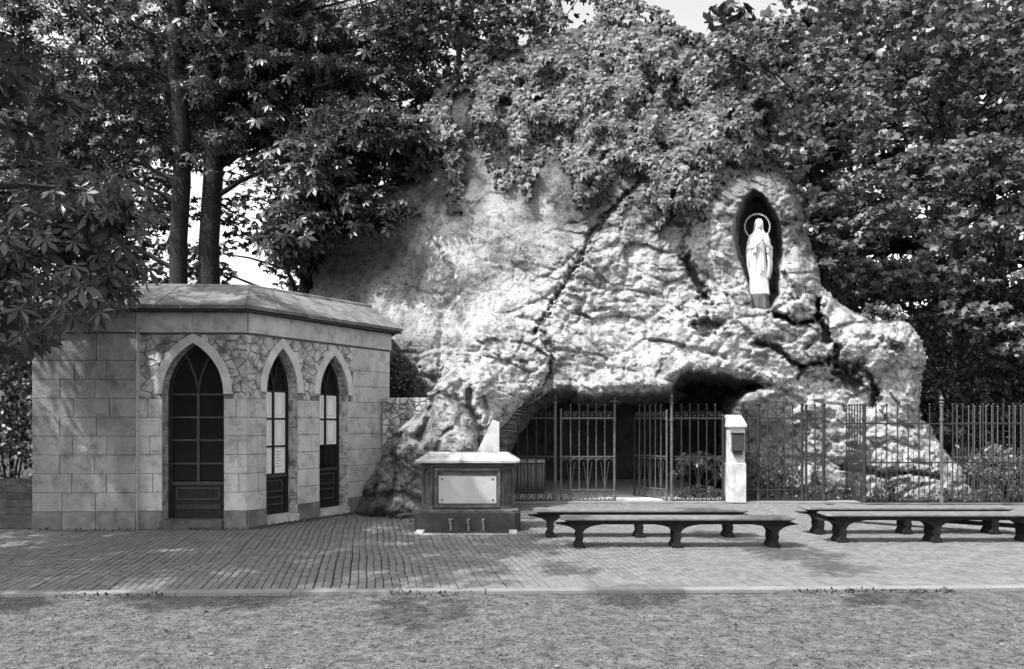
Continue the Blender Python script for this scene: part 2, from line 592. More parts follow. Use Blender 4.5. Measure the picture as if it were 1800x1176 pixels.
# pebbles and crumbs
N = 11000
px_ = RNG.uniform(-5.5, 5.5, N); py_ = RNG.uniform(4.4, 7.15, N)
keep = py_ < kerbY(px_) - .09
px_ = px_[keep]; py_ = py_[keep]; N = len(px_)
r_ = RNG.uniform(.003, .012, N) * (1 + (RNG.random(N) > .97) * 1.2)
octv = np.array([(1, 0, 0), (0, 1, 0), (-1, 0, 0), (0, -1, 0), (0, 0, .7), (0, 0, -.5)], float)
octf = np.array([(0, 1, 4), (1, 2, 4), (2, 3, 4), (3, 0, 4)])
jit = RNG.uniform(.6, 1.3, (N, 6, 1))
pc = np.stack([px_, py_, np.full(N, -.006)], 1)
V = pc[:, None, :] + r_[:, None, None] * octv[None] * jit
Fc = octf[None] + (np.arange(N) * 6)[:, None, None]
tn = np.repeat(np.where(RNG.random(N) > .5, RNG.uniform(.2, .7, N), RNG.uniform(.9, 1.7, N)), 6)
o = meshobj('pebbles', V.reshape(-1, 3), Fc.reshape(-1, 3), M['pebble'], tone=tn)
tag(o, 'loose pebbles and crumbs scattered over the gravel path', 'gravel', kind='stuff')

# paving: klinkers on edge in long wavering rows
pav = sheet('brick_paving', -13, 13, 7.27, 15.0, 40, 30, lambda X, Y: X * 0 - 0.016, M['sand'], yf=lambda X, Y: kerbY(X) + (Y - 7.27) * (15.0 - kerbY(X)) / 7.73)
RD = np.array([-0.185, 1.0]); RD /= np.linalg.norm(RD); RP = np.array([RD[1], -RD[0]])
BW, BL = 0.080, 0.212
items = []
for i in range(-190, 190):
    so = random.random() * BL
    rowtilt = random.gauss(0, .002)
    for j in range(-12, 60):
        s_ = so + j * BL
        p = np.array([0.0, 7.0]) + RD * s_ + RP * i * BW
        wob = .030 * vn(np.array([p[0] * .8]), np.array([p[1] * .9]), np.array([0.]), 77)[0] + .012 * vn(np.array([p[0] * 2.5]), np.array([p[1] * 2.2]), np.array([0.]), 78)[0] + rowtilt
        p = p + RP * wob
        if p[1] < kerbY(p[0]) + .045 or p[1] > 14.95: continue
        if p[0] < -.70 * p[1] - .6 or p[0] > .86 * p[1] + .8: continue
        # behind the pavilion and the boulder nothing of the paving shows
        if p[0] < -4.2 and p[1] > 11.8: continue
        if p[0] < -2.4 and p[1] > 14.4: continue
        items.append((p[0], p[1]))
items.sort(key=lambda q: q[1] + .04 * abs(q[0]))
hx, hy, hz, bv = BW / 2 - .0035, BL / 2 - .003, .03, .004
bV = [(-hx, -hy, -hz), (hx, -hy, -hz), (hx, hy, -hz), (-hx, hy, -hz),
      (-hx, -hy, -bv), (hx, -hy, -bv), (hx, hy, -bv), (-hx, hy, -bv),
      (-hx + bv, -hy + bv, 0), (hx - bv, -hy + bv, 0), (hx - bv, hy - bv, 0), (-hx + bv, hy - bv, 0)]
bF = [(0, 1, 5, 4), (1, 2, 6, 5), (2, 3, 7, 6), (3, 0, 4, 7), (4, 5, 9, 8), (5, 6, 10, 9), (6, 7, 11, 10), (7, 4, 8, 11), (8, 9, 10, 11)]
bme = bpy.data.meshes.new('brick'); bme.from_pydata(bV, [], bF); bme.materials.append(M['brick'])
ang = math.atan2(-RD[0], RD[1])
ploc = ROOTLOC[pav.name]
cnt = 0; rest = []
for (x, y) in items:
    a = ang + random.gauss(0, .012); z = random.gauss(0, .0018)
    if cnt < 300 and abs(x) < .655 * y:
        b = bpy.data.objects.new('brick', bme); C.objects.link(b); b.parent = pav
        b.location = Vector((x, y, z)) - ploc
        b.rotation_euler = (random.gauss(0, .012), random.gauss(0, .02), a)
        cnt += 1
    else:
        rest.append((x, y, z, a))
R_ = np.array(rest)
bva = np.array(bV)
ca, sa = np.cos(R_[:, 3]), np.sin(R_[:, 3])
tlx = RNG.normal(0, .02, len(R_)); tly = RNG.normal(0, .010, len(R_))
VX = R_[:, 0:1] + ca[:, None] * bva[None, :, 0] - sa[:, None] * bva[None, :, 1]
VY = R_[:, 1:2] + sa[:, None] * bva[None, :, 0] + ca[:, None] * bva[None, :, 1]
VZ = R_[:, 2:3] + bva[None, :, 2] + tlx[:, None] * bva[None, :, 0] + tly[:, None] * bva[None, :, 1]
V = np.stack([VX, VY, VZ], -1).reshape(-1, 3)
Fc = (np.array(bF)[None] + (np.arange(len(R_)) * 12)[:, None, None]).reshape(-1, 4)
br = meshobj('brick', V, Fc, M['bricks'], pav, tone=np.repeat(RNG.uniform(.82, 1.18, len(R_)), 12))
br['kind'] = 'stuff'
# kerb stones
kb = sheet('kerb', -13, 13, 7.19, 7.35, 26, 1, lambda X, Y: X * 0 - 0.02, M['sand'], yf=lambda X, Y: Y + .026 * X)
x = -7.0
while x < 7.0:
    L_ = random.uniform(.8, 1.1)
    MB().prism([(x + .004, kerbY(x) - .075), (x + L_ - .004, kerbY(x + L_) - .075), (x + L_ - .004, kerbY(x + L_) + .065), (x + .004, kerbY(x) + .065)],
               -.08, .013 + random.uniform(-.002, .002), lambda u, h, v: (u, v, h), .006).build('kerb_stone', M['kerb'], kb)
    x += L_

# ================================================================== PAVILION
bld = thing('chapel_pavilion', 'pale ashlar pavilion with pointed arched doorways and stone slab roof left of the grotto', 'chapel', (-5.0, 12.5, 0))


def arch(o, off=0.0, n=9):
    """outline of a pointed opening from bottom left over the apex to bottom right"""
    w0, s0, a0 = o['w'], o['spring'], o['apex']
    h = a0 - s0
    c = (h * h - w0 * w0) / (2 * w0)
    R = w0 + c + off
    pts = [(o['u'] - w0 - off, o['sill'])]
    amax = math.acos(min(1, max(-1, c / R)))
    for i in range(n + 1):
        a = amax * i / n
        pts.append((o['u'] + c - R * math.cos(a), s0 + R * math.sin(a)))
    for i in range(n - 1, -1, -1):
        a = amax * i / n
        pts.append((o['u'] - c + R * math.cos(a), s0 + R * math.sin(a)))
    pts.append((o['u'] + w0 + off, o['sill']))
    return pts


def top_at(o, u, off=0.0):
    w0 = o['w']; h = o['apex'] - o['spring']; c = (h * h - w0 * w0) / (2 * w0); R = w0 + c + off
    x = abs(u - o['u'])
    q = R * R - (x + c) ** 2
    return o['spring'] + math.sqrt(max(0, q))


TH = .34


def clip(poly, a, b, c):
    """keep a*x+b*y<=c"""
    r = []
    for i in range(len(poly)):
        p = poly[i]; q = poly[(i + 1) % len(poly)]
        dp = a * p[0] + b * p[1] - c; dq = a * q[0] + b * q[1] - c
        if dp <= 0: r.append(p)
        if (dp < 0) != (dq < 0) and dp != dq:
            t = dp / (dp - dq)
            r.append((p[0] + (q[0] - p[0]) * t, p[1] + (q[1] - p[1]) * t))
    return r


def voronoi(u0, u1, v0, v1, cell):
    pts = []
    nu = max(1, int((u1 - u0) / cell)); nv = max(1, int((v1 - v0) / (cell * .72)))
    for i in range(nu):
        for j in range(nv):
            pts.append((u0 + (i + .5 + random.uniform(-.55, .55) + (.25 if j % 2 else -.25)) * (u1 - u0) / nu, v0 + (j + .5 + random.uniform(-.48, .48)) * (v1 - v0) / nv))
    out = []
    for k, p in enumerate(pts):
        poly = [(u0, v0), (u1, v0), (u1, v1), (u0, v1)]
        for m, q in enumerate(pts):
            if m == k or abs(q[0] - p[0]) > cell * 3.5 or abs(q[1] - p[1]) > cell * 3.5: continue
            a, b = q[0] - p[0], q[1] - p[1]
            L = math.hypot(a, b); 
            if L < 1e-6: continue
            a /= L; b /= L
            poly = clip(poly, a, b, a * (p[0] + q[0]) / 2 + b * (p[1] + q[1]) / 2 - .006)
            if len(poly) < 3: break
        if len(poly) >= 3: out.append((p, poly))
    return out


def wall(o, d, L, H, ops, rub, mstone, plinth=.27, course=.277, bw=.5, proud=0.0):
    o = Vector((o[0], o[1], 0)); d = Vector((d[0], d[1], 0)).normalized()
    nrm = Vector((d.y, -d.x, 0))

    def fr(u, h, v):
        return o + d * u + nrm * (h + proud) + Vector((0, 0, v))
    # core with openings
    us = [0.0, L]
    for op in ops:
        us += [p[0] for p in arch(op)]
    us = sorted(set(round(u, 5) for u in us))
    mb = MB()
    for a, b in zip(us[:-1], us[1:]):
        if b - a < 1e-4: continue
        mid = (a + b) / 2
        op = next((q for q in ops if abs(mid - q['u']) < q['w']), None)
        for h in (-.012, -TH):
            if op is None:
                mb.add([fr(a, h, 0), fr(b, h, 0), fr(b, h, H), fr(a, h, H)], [(0, 1, 2, 3)])
            else:
                mb.add([fr(a, h, 0), fr(b, h, 0), fr(b, h, op['sill']), fr(a, h, op['sill'])], [(0, 1, 2, 3)])
                mb.add([fr(a, h, top_at(op, a)), fr(b, h, top_at(op, b)), fr(b, h, H), fr(a, h, H)], [(0, 1, 2, 3)])
    mb.add([fr(0, -.012, H), fr(L, -.012, H), fr(L, -TH, H), fr(0, -TH, H)], [(0, 1, 2, 3)])
    mb.add([fr(0, -.012, 0), fr(0, -TH, 0), fr(0, -TH, H), fr(0, -.012, H)], [(0, 1, 2, 3)])
    mb.add([fr(L, -.012, 0), fr(L, -TH, 0), fr(L, -TH, H), fr(L, -.012, H)], [(0, 1, 2, 3)])
    wl = mb.build('wall', M['mortar'], bld)
    # reveals
    for op in ops:
        P_ = arch(op)
        # sample jamb stones
        jr = MB()
        P2 = [P_[0]]
        nj = 7
        for k in range(1, nj + 1): P2.append((P_[0][0], P_[0][1] + (P_[1][1] - P_[0][1]) * k / nj))
        P2 += P_[2:-2]
        for k in range(nj + 1): P2.append((P_[-1][0], P_[-2][1] + (P_[-1][1] - P_[-2][1]) * k / nj))
        for p, q in zip(P2[:-1], P2[1:]):
            du, dv = q[0] - p[0], q[1] - p[1]; l = math.hypot(du, dv)
            if l < 1e-5: continue
            du, dv = du / l * .003, dv / l * .003
            jr.add([fr(p[0] + du, .004, p[1] + dv), fr(q[0] - du, .004, q[1] - dv), fr(q[0] - du, -TH + .004, q[1] - dv), fr(p[0] + du, -TH + .004, p[1] + dv)], [(0, 1, 2, 3)])
        jr.build('reveal', M['rubble'], wl)
    # plinth
    def intervals(v0, v1, off=0.0):
        iv = [(0.0, L)]
        for op in ops:
            if v1 <= op['sill'] + .01: continue
            if v0 >= op['spring'] + .03: continue
            n_ = []
            for a, b in iv:
                a2, b2 = op['u'] - op['w'] - off, op['u'] + op['w'] + off
                if b <= a2 or a >= b2: n_.append((a, b)); continue
                if a < a2: n_.append((a, a2))
                if b > b2: n_.append((b2, b))
            iv = n_
        return iv

    def blocks(v0, v1, name, m_, hp, bw_, excl=()):
        for a, b in intervals(v0, v1):
            segs = [(a, b)]
            for (ea, eb) in excl:
                n_ = []
                for s0, s1 in segs:
                    if s1 <= ea or s0 >= eb: n_.append((s0, s1)); continue
                    if s0 < ea: n_.append((s0, ea))
                    if s1 > eb: n_.append((eb, s1))
                segs = n_
            for s0, s1 in segs:
                n = max(1, round((s1 - s0) / bw_))
                cuts = [s0]
                ph = .5 if int(v0 / course) % 2 else 0
                if n > 1:
                    for k in range(1, n): cuts.append(s0 + (s1 - s0) * (k + (ph - .25) * .7) / n + random.uniform(-.03, .03))
                elif s1 - s0 > .3 and ph:
                    cuts.append(s0 + (s1 - s0) * random.uniform(.35, .65))
                cuts.append(s1)
                for c0, c1 in zip(cuts[:-1], cuts[1:]):
                    if c1 - c0 < .03: continue
                    g = .0035
                    MB().prism([(c0 + g, v0 + g), (c1 - g, v0 + g), (c1 - g, v1 - g), (c0 + g, v1 - g)], -.02, hp + random.uniform(-.003, .003), fr, .004).build(name, m_, wl)
    blocks(0, plinth, 'plinth_stone', M['plinth'], .022, .55)
    v = plinth; k = 0
    ztop = 2.88
    rz = min([q['spring'] for q in ops], default=9)
    while v < ztop - .05:
        v1 = min(v + course, ztop)
        if ztop - v1 < .12: v1 = ztop
        ex = rub if v + course * .45 > rz - .18 else ()
        if ex and not getattr(wall, 'rz0', None): wall.rz0 = v
        blocks(v, v1, 'stone_block', mstone, .005, bw, ex)
        v = v1; k += 1
    if ops:
        rz0 = wall.rz0; wall.rz0 = None
        for (ra, rb) in rub:
            for c, poly in voronoi(ra, rb, rz0, ztop - .004, .155):
                skip = False
                q2 = []
                for (uu, vv) in poly:
                    for op in ops:
                        if vv > op['spring'] - .5 and abs(uu - op['u']) < op['w'] + .10:
                            t = top_at(op, uu, .10) if vv > op['spring'] else 99
                            if vv < t:
                                # push outwards onto the ring
                                if vv <= op['spring']:
                                    uu = op['u'] + math.copysign(op['w'] + .0, uu - op['u'])
                                else:
                                    h = op['apex'] - op['spring']; cc = (h * h - op['w'] ** 2) / (2 * op['w']); R = op['w'] + cc + .10
                                    sgn = 1 if uu > op['u'] else -1
                                    cx = op['u'] - sgn * cc
                                    dx, dy = uu - cx, vv - op['spring']; l = math.hypot(dx, dy)
                                    uu = cx + dx / l * R; vv = op['spring'] + dy / l * R
                    q2.append((uu, vv))
                for op in ops:
                    if abs(c[0] - op['u']) < op['w'] + .06 and c[1] < top_at(op, c[0], .06): skip = True
                if skip: continue
                ar = abs(sum(q2[i][0] * q2[(i + 1) % len(q2)][1] - q2[(i + 1) % len(q2)][0] * q2[i][1] for i in range(len(q2)))) / 2
                if ar < .002: continue
                hh = random.choice([-.006, .002, .006, .012, .018])
                MB().prism(q2, -.02, hh, fr, .008).build('rubble_stone', M['rubble'], wl)
        for op in ops:
            A = arch(op, 0.0, 12)[1:-1]; B = arch(op, .125, 12)[1:-1]
            for k in range(0, 24, 3):
                poly = [A[k], A[k + 1], A[k + 2], A[k + 3], B[k + 3], B[k + 2], B[k + 1], B[k]]
                MB().prism(poly, -.02, .022 + random.uniform(-.003, .003), fr, .003).build('voussoir', M['voussoir'], wl)
    # frieze
    n = max(1, round(L / .75)); 
    for k in range(n):
        a = L * k / n; b = L * (k + 1) / n
        MB().prism([(a + .002, 2.905), (b - .002, 2.905), (b - .002, 3.2), (a + .002, 3.2)], -.06, .045, fr, .006).build('frieze_stone', M['ashlar'] if mstone is M['ashlar'] else mstone, wl)
    return fr, wl


def joinery(name, op, fr, rails, white, panel_top, label=None, deep=-.20):
    root = MB()
    inner = arch(op, -.065, 9); outer = arch(op, 0.0, 9)
    for i in range(len(outer) - 1):
        p, q, r, s_ = outer[i], outer[i + 1], inner[i + 1], inner[i]
        vs = [fr(p[0], deep, p[1]), fr(q[0], deep, q[1]), fr(r[0], deep, r[1]), fr(s_[0], deep, s_[1]),
              fr(p[0], deep - .06, p[1]), fr(q[0], deep - .06, q[1]), fr(r[0], deep - .06, r[1]), fr(s_[0], deep - .06, s_[1])]
        root.add(vs, [(0, 1, 2, 3), (2, 1, 5, 6), (3, 2, 6, 7), (7, 6, 5, 4)])
    b = root.build(name, M['darkwood'], bld)
    u, w_ = op['u'], op['w'] - .065
    z0 = op['sill']
    # lower boarded part
    MB().box(u - w_, u + w_, deep - .05, deep - .02, z0, panel_top, fr).build('lower_panel', M['darkwood'], b)
    for (a, c) in ((z0 + .14, panel_top - .32), (panel_top - .25, panel_top - .06)):
        if c - a < .05: continue
        m_ = MB()
        m_.box(u - w_ + .06, u + w_ - .06, deep - .02, deep + .004, a, a + .025, fr)
        m_.box(u - w_ + .06, u + w_ - .06, deep - .02, deep + .004, c - .025, c, fr)
        m_.box(u - w_ + .06, u - w_ + .085, deep - .02, deep + .004, a + .025, c - .025, fr)
        m_.box(u + w_ - .085, u + w_ - .06, deep - .02, deep + .004, a + .025, c - .025, fr)
        m_.build('panel_moulding', M['muntin'], b)
    MB().box(u - w_, u + w_, deep - .02, deep + .012, panel_top - .02, panel_top + .03, fr).build('rail', M['muntin'], b)
    # mullion with the forked tracery head
    zs = op['spring'] + .03
    m_ = MB(); m_.box(u - .021, u + .021, deep - .03, deep + .01, panel_top + .03, zs, fr)
    for sg in (-1, 1):
        pv = None
        for i in range(7):
            t = i / 6
            uu = u + sg * w_ * .50 * (t ** 1.6) ; vv = zs + (op['apex'] - zs) * .80 * t
            if i:
                m_.add([fr(pv[0] - .016, deep + .01, pv[1]), fr(pv[0] + .016, deep + .01, pv[1]), fr(uu + .016, deep + .01, vv), fr(uu - .016, deep + .01, vv),
                        fr(pv[0] - .016, deep - .03, pv[1]), fr(pv[0] + .016, deep - .03, pv[1]), fr(uu + .016, deep - .03, vv), fr(uu - .016, deep - .03, vv)],
                       [(0, 1, 2, 3), (0, 3, 7, 4), (1, 5, 6, 2), (3, 2, 6, 7)])
            pv = (uu, vv)
    m_.build('mullion', M['muntin'] if not white else M['darkwood'], b)
    for r in rails:
        for sg in (-1, 1):
            a, c = (u - w_, u - .021) if sg < 0 else (u + .021, u + w_)
            MB().box(a, c, deep - .025, deep + .006, r - .014, r + .014, fr).build('glazing_bar', M['muntin'] if not white else M['darkwood'], b)
    levels = [panel_top + .03] + sorted(rails)
    for i in range(len(levels) - 1):
        for sg in (-1, 1):
            a, c = (u - w_, u - .021) if sg < 0 else (u + .021, u + w_)
            z_a, z_b = levels[i] + .014, levels[i + 1] - .014
            if white and white[i]:
                pn = MB().box(a, c, deep - .024, deep - .010, z_a, z_b, fr).build('white_pane', M['whitepanel'], b)
                if white[i] == 2:
                    for k in range(6):
                        l_ = random.uniform(.4, .75)
                        MB().box(a + .04, a + .04 + (c - a - .08) * l_, deep - .0095, deep - .0085, z_b - .08 - k * .045, z_b - .072 - k * .045, fr).build('printed_line', M['print'], pn)
                else:
                    e = .045
                    q = MB()
                    q.box(a + e, c - e, deep - .010, deep - .006, z_a + e, z_a + e + .006, fr)
                    q.box(a + e, c - e, deep - .010, deep - .006, z_b - e - .006, z_b - e, fr)
                    q.box(a + e, a + e + .006, deep - .010, deep - .006, z_a + e + .006, z_b - e - .006, fr)
                    q.box(c - e - .006, c - e, deep - .010, deep - .006, z_a + e + .006, z_b - e - .006, fr)
                    q.build('panel_line', M['marble'], pn)
            else:
                MB().box(a, c, deep - .028, deep - .022, z_a, z_b, fr).build('pane', M['glass'], b)
    # pane of the arch head
    inn = [p for p in arch(op, -.06, 9)[1:-1]]
    n = len(inn)
    vs = [fr(p[0], deep - .025, p[1]) for p in inn]
    vs += [fr(inn[0][0], deep - .025, levels[-1] + .014), fr(inn[-1][0], deep - .025, levels[-1] + .014)]
    if levels[-1] + .014 <= inn[0][1]:
        mm = MB(); mm.add(vs, [tuple(range(n)) + (n + 1, n)])
    else:
        mm = MB(); mm.add(vs[:n], [tuple(range(n))])
    mm.build('pane', M['glass'], b)
    if label: b['label'] = label
    return b


YF = 11.38
xA = (55 - 900) / F * 11.27; xB = (240 - 900) / F * 11.3; C1 = Vector((-3.92, 11.40)); 
frL, wlL = wall((xA, 11.29), (1, 0), xB - xA, 3.2, [], [], M['ashlar_dirt_shade'])
for k in range(11):
    MB().box(xB - xA + .001, xB - xA + .008, -.10, .0045, .003 + k * .29, .287 + k * .29, frL).build('stone_block', M['ashlar'], wlL)
doorop = dict(u=(339 - 900) / F * YF - xB, w=.452, sill=.14, spring=2.0, apex=2.755)
frF, wlF = wall((xB, YF), (C1.x - xB, C1.y - YF), C1.x - xB, 3.2, [doorop], [(0.0, C1.x - xB)], M['ashlar'])
joinery('door', doorop, frF, [.96, 1.31, 1.655, 2.0], None, .66, 'dark glazed wooden door with forked tracery head')
MB().box(doorop['u'] - doorop['w'], doorop['u'] + doorop['w'], -.2, .10, 0, .138, frF).build('door_step', M['granite'], bld)
D2 = Vector((.5, .866)); L2 = 3.31


def u_at(px):
    k = (px - 900) / F
    return (k * C1.y - C1.x) / (D2.x - k * D2.y)


def z_at(u, py):
    return EYE + (HOR - py) / F * (C1.y + u * D2.y)


ops = []
for (a, b, ap, sp, si) in ((468, 523, 612, 690, 905), (561.5, 611.5, 625, 694, 893)):
    ua, ub = u_at(a), u_at(b)
    um = (ua + ub) / 2
    ops.append(dict(u=um, w=(ub - ua) / 2, sill=max(.1, z_at(um, si)), spring=z_at(um, sp), apex=z_at(um, ap)))
print('side openings', ops)
frS, wlS = wall(C1, D2, L2, 3.2, ops, [(0.0, ops[1]['u'] + ops[1]['w'] + .125)], M['ashlar'])
pt = []
for op in ops:
    pt.append(op)
joinery('window', ops[0], frS, [z_at(ops[0]['u'], 785), z_at(ops[0]['u'], 736), z_at(ops[0]['u'], 687)], [2, 1, 1], z_at(ops[0]['u'], 838), 'arched window with six white panes, print on the lowest')
joinery('window', ops[1], frS, [z_at(ops[1]['u'], 783), z_at(ops[1]['u'], 737), z_at(ops[1]['u'], 693)], [0, 1, 1], z_at(ops[1]['u'], 826), 'arched window with four white panes above dark glass')
for op in ops:
    MB().box(op['u'] - op['w'], op['u'] + op['w'], -.2, .045, 0.02, op['sill'] - .002, frS).build('window_sill', M['ashlar'], bld)
# room behind: rear walls, ceiling, floor
C2 = C1 + D2 * L2
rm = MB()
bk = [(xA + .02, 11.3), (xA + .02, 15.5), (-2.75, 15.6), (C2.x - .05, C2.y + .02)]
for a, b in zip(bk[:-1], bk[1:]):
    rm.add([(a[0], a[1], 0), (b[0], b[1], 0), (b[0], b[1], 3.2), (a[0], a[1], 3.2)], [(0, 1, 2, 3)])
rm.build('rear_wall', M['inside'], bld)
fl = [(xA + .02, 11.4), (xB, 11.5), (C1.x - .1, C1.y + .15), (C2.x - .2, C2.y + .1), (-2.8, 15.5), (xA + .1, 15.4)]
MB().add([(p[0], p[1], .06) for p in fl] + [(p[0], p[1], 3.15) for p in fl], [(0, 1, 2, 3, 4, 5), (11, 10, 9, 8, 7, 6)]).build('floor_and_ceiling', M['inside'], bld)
# roof
E = [Vector((xA - .1, 11.10, 3.225)), Vector((C1.x + .06, C1.y - .24, 3.225)), Vector((C2.x + .26, C2.y - .06, 3.235))]
Rr = [Vector((xA - .1, 12.5, 3.74)), Vector((-4.25, 12.5, 3.72)), Vector((-2.68, 14.55, 3.70))]
for s_ in range(2):
    n = 5 if s_ == 0 else 6
    for k in range(n):
        a = E[s_].lerp(E[s_ + 1], k / n); b = E[s_].lerp(E[s_ + 1], (k + 1) / n)
        c = Rr[s_].lerp(Rr[s_ + 1], (k + 1) / n); d = Rr[s_].lerp(Rr[s_ + 1], k / n)
        g = (b - a).normalized() * .004
        z = Vector((0, 0, random.uniform(0, .012)))
        up = Vector((0, 0, .055))
        vs = [a + g + z, b - g + z, c - g + z, d + g + z]
        MB().add(vs + [v + up for v in vs], [(3, 2, 1, 0), (4, 5, 6, 7), (0, 1, 5, 4), (1, 2, 6, 5), (2, 3, 7, 6), (3, 0, 4, 7)]).build('roof_slab', M['roof'], bld)
    # eave course
    a, b = E[s_], E[s_ + 1]
    dd = (b - a).normalized(); nn = Vector((dd.y, -dd.x, 0))
    a2 = a - nn * .02; b2 = b - nn * .02
    vs = [a2 - nn * .22, b2 - nn * .22, b2, a2]
    dz = Vector((0, 0, -.022))
    MB().add([v + dz for v in vs] + [v - Vector((0, 0, .003)) for v in vs], [(0, 1, 2, 3), (7, 6, 5, 4), (0, 4, 5, 1), (1, 5, 6, 2), (2, 6, 7, 3), (3, 7, 4, 0)]).build('eave_course', M['granite_dk'], bld)
# ridge roll and rear slope
MB().tube([Rr[0] + Vector((0, .02, .05)), Rr[1] + Vector((0, .02, .05)), Rr[2] + Vector((0, 0, .05))], .05, 8).build('ridge', M['roof'], bld)
B2 = [Vector((xA - .1, 15.6, 3.25)), Vector((-4.0, 15.7, 3.25)), Vector((-2.6, 15.75, 3.25))]
MB().add([Rr[0], Rr[1], Rr[2], B2[2], B2[1], B2[0], E[2] + Vector((0, 0, .03))], [(0, 1, 4, 5), (1, 2, 3, 4), (2, 6, 3)]).build('rear_roof', M['roof'], bld)

# ================================================================== GROTTO ROCK
def idw(px, py, pts, pw=1.6, eps=900):
    num = 0; den = 0
    for x, y, v in pts:
        w_ = 1 / ((px - x) ** 2 + (py - y) ** 2 + eps) ** pw
        num = num + w_ * v; den = den + w_
    return num / den


ROCK = [(545, 930), (545, 520), (560, 400), (600, 360), (680, 320), (735, 225), (765, 190), (840, 110), (950, 62), (1060, 34), (1150, 38), (1222, 78), (1300, 120),
        (1340, 200), (1395, 300), (1422, 370), (1428, 450), (1447, 497), (1475, 532), (1510, 552), (1545, 562), (1580, 558), (1604, 566), (1622, 592), (1630, 640), (1617, 690),
        (1622, 735), (1652, 775), (1686, 820), (1708, 860), (1716, 930)]
CAVE = [(870, 756), (905, 722), (940, 703), (972, 686), (1000, 684), (1020, 692), (1045, 697), (1075, 690), (1110, 690), (1165, 686), (1181, 687), (1182, 672), (1197, 657), (1213, 650),
        (1240, 653), (1288, 661), (1330, 672), (1345, 681), (1316, 690), (1292, 708), (1284, 730), (1280, 905), (870, 905)]
NICHE = [(1324, 330), (1345, 343), (1361, 368), (1374, 400), (1378, 445), (1371, 480), (1372, 518), (1358, 543), (1340, 546), (1321, 543), (1317, 515), (1308, 482), (1293, 448), (1288, 420), (1290, 385), (1306, 350)]
DEP = [(560, 600, 15.9), (600, 450, 16.2), (690, 600, 15.3), (690, 430, 16.0), (720, 700, 14.9), (720, 600, 15.0), (720, 450, 15.7), (800, 500, 15.45), (900, 450, 15.7), (1000, 500, 15.5), (880, 600, 15.0), (960, 640, 15.0),
       (1000, 670, 14.95), (1100, 675, 15.0), (1150, 550, 15.35), (1180, 650, 15.0), (1250, 600, 15.2), (1200, 400, 15.9), (1250, 450, 15.7), (1400, 400, 16.1), (1300, 420, 15.75),
       (1330, 600, 15.3), (1340, 555, 15.55), (1390, 560, 15.5), (1450, 600, 15.55), (1550, 600, 15.6), (1600, 650, 15.9), (1450, 700, 15.8), (1300, 700, 15.5), (1350, 800, 16.1), (1500, 790, 15.75),
       (1600, 850, 15.6), (1690, 870, 15.8), (1450, 850, 15.7), (1350, 880, 16.0), (1550, 740, 15.8), (800, 250, 16.6), (1000, 200, 17.1), (1200, 100, 17.8), (1330, 250, 16.7), (1000, 350, 16.1), (800, 800, 15.2), (700, 800, 15.2),
       (1050, 60, 18.0), (900, 130, 17.4)]
GROOVE = [  # points, width px, depth m
    ([(1132, 318), (1100, 348), (1068, 380), (1042, 412), (1020, 455), (1008, 478), (985, 515), (962, 550), (942, 580)], 5.0, .28),
    ([(942, 580), (957, 598), (966, 622), (964, 655)], 5, .16),
    ([(1020, 462), (1042, 472), (1062, 492), (1064, 545)], 2.5, .07),
    ([(1064, 545), (1030, 553), (990, 580)], 3, .06),
    ([(902, 462), (925, 480), (935, 498), (968, 480), (990, 455)], 2.5, .05),
    ([(772, 432), (782, 455), (798, 488)], 3.5, .08),
    ([(795, 490), (800, 520), (780, 545), (776, 600), (770, 640)], 6, .07),
    ([(708, 500), (760, 520), (790, 512)], 3, .05),
    ([(1182, 330), (1195, 360), (1205, 400), (1200, 440)], 5, .12),
    ([(1205, 452), (1214, 475), (1228, 500), (1236, 520)], 7, .40),
    ([(1236, 515), (1256, 540), (1272, 565), (1280, 580)], 2.2, .07),
    ([(1222, 572), (1238, 566), (1260, 570), (1236, 588)], 8, .32),
    ([(1362, 553), (1382, 556), (1388, 566), (1410, 567), (1430, 565), (1437, 555), (1438, 532)], 4.5, .35),
    ([(1436, 530), (1441, 560), (1450, 582), (1455, 600)], 6, .42),
    ([(1330, 603), (1352, 608), (1372, 618), (1388, 634), (1410, 645), (1440, 638), (1466, 628), (1470, 610)], 4.5, .34),
    ([(1450, 592), (1432, 600), (1418, 612)], 3, .16),
    ([(1340, 600), (1372, 596)], 3, .14),
    ([(1410, 645), (1412, 655), (1400, 664)], 4, .22),
    ([(1470, 640), (1490, 650), (1510, 648)], 9, .35),
    ([(1474, 658), (1490, 668), (1505, 672)], 11, .55),
    ([(1530, 660), (1538, 690), (1534, 712)], 4, .25),
    ([(1292, 670), (1320, 684), (1345, 678), (1370, 684)], 5, .18),
    ([(1356, 700), (1380, 692), (1410, 706)], 4, .14),
    ([(1515, 594), (1550, 598), (1575, 610)], 7, .13),
    ([(1572, 608), (1582, 612)], 7, .20),
    ([(1582, 645), (1605, 650)], 8, .16),
    ([(1370, 395), (1392, 394), (1402, 380)], 4, .15),
    ([(1376, 480), (1392, 500), (1400, 522)], 4, .16),
    ([(1398, 525), (1412, 512), (1420, 490)], 3, .12),
    ([(880, 640), (876, 620), (900, 600), (930, 585)], 3, .07),
    ([(1215, 612), (1250, 622), (1278, 632)], 3.5, .10),
    ([(1140, 390), (1165, 410), (1160, 455)], 5, .10),
    ([(1470, 775), (1520, 790), (1570, 775), (1640, 800)], 5, .10),
    ([(1480, 822), (1560, 836), (1600, 830), (1650, 838)], 4, .25),
    ([(1545, 700), (1560, 745), (1620, 752)], 4, .12),
]
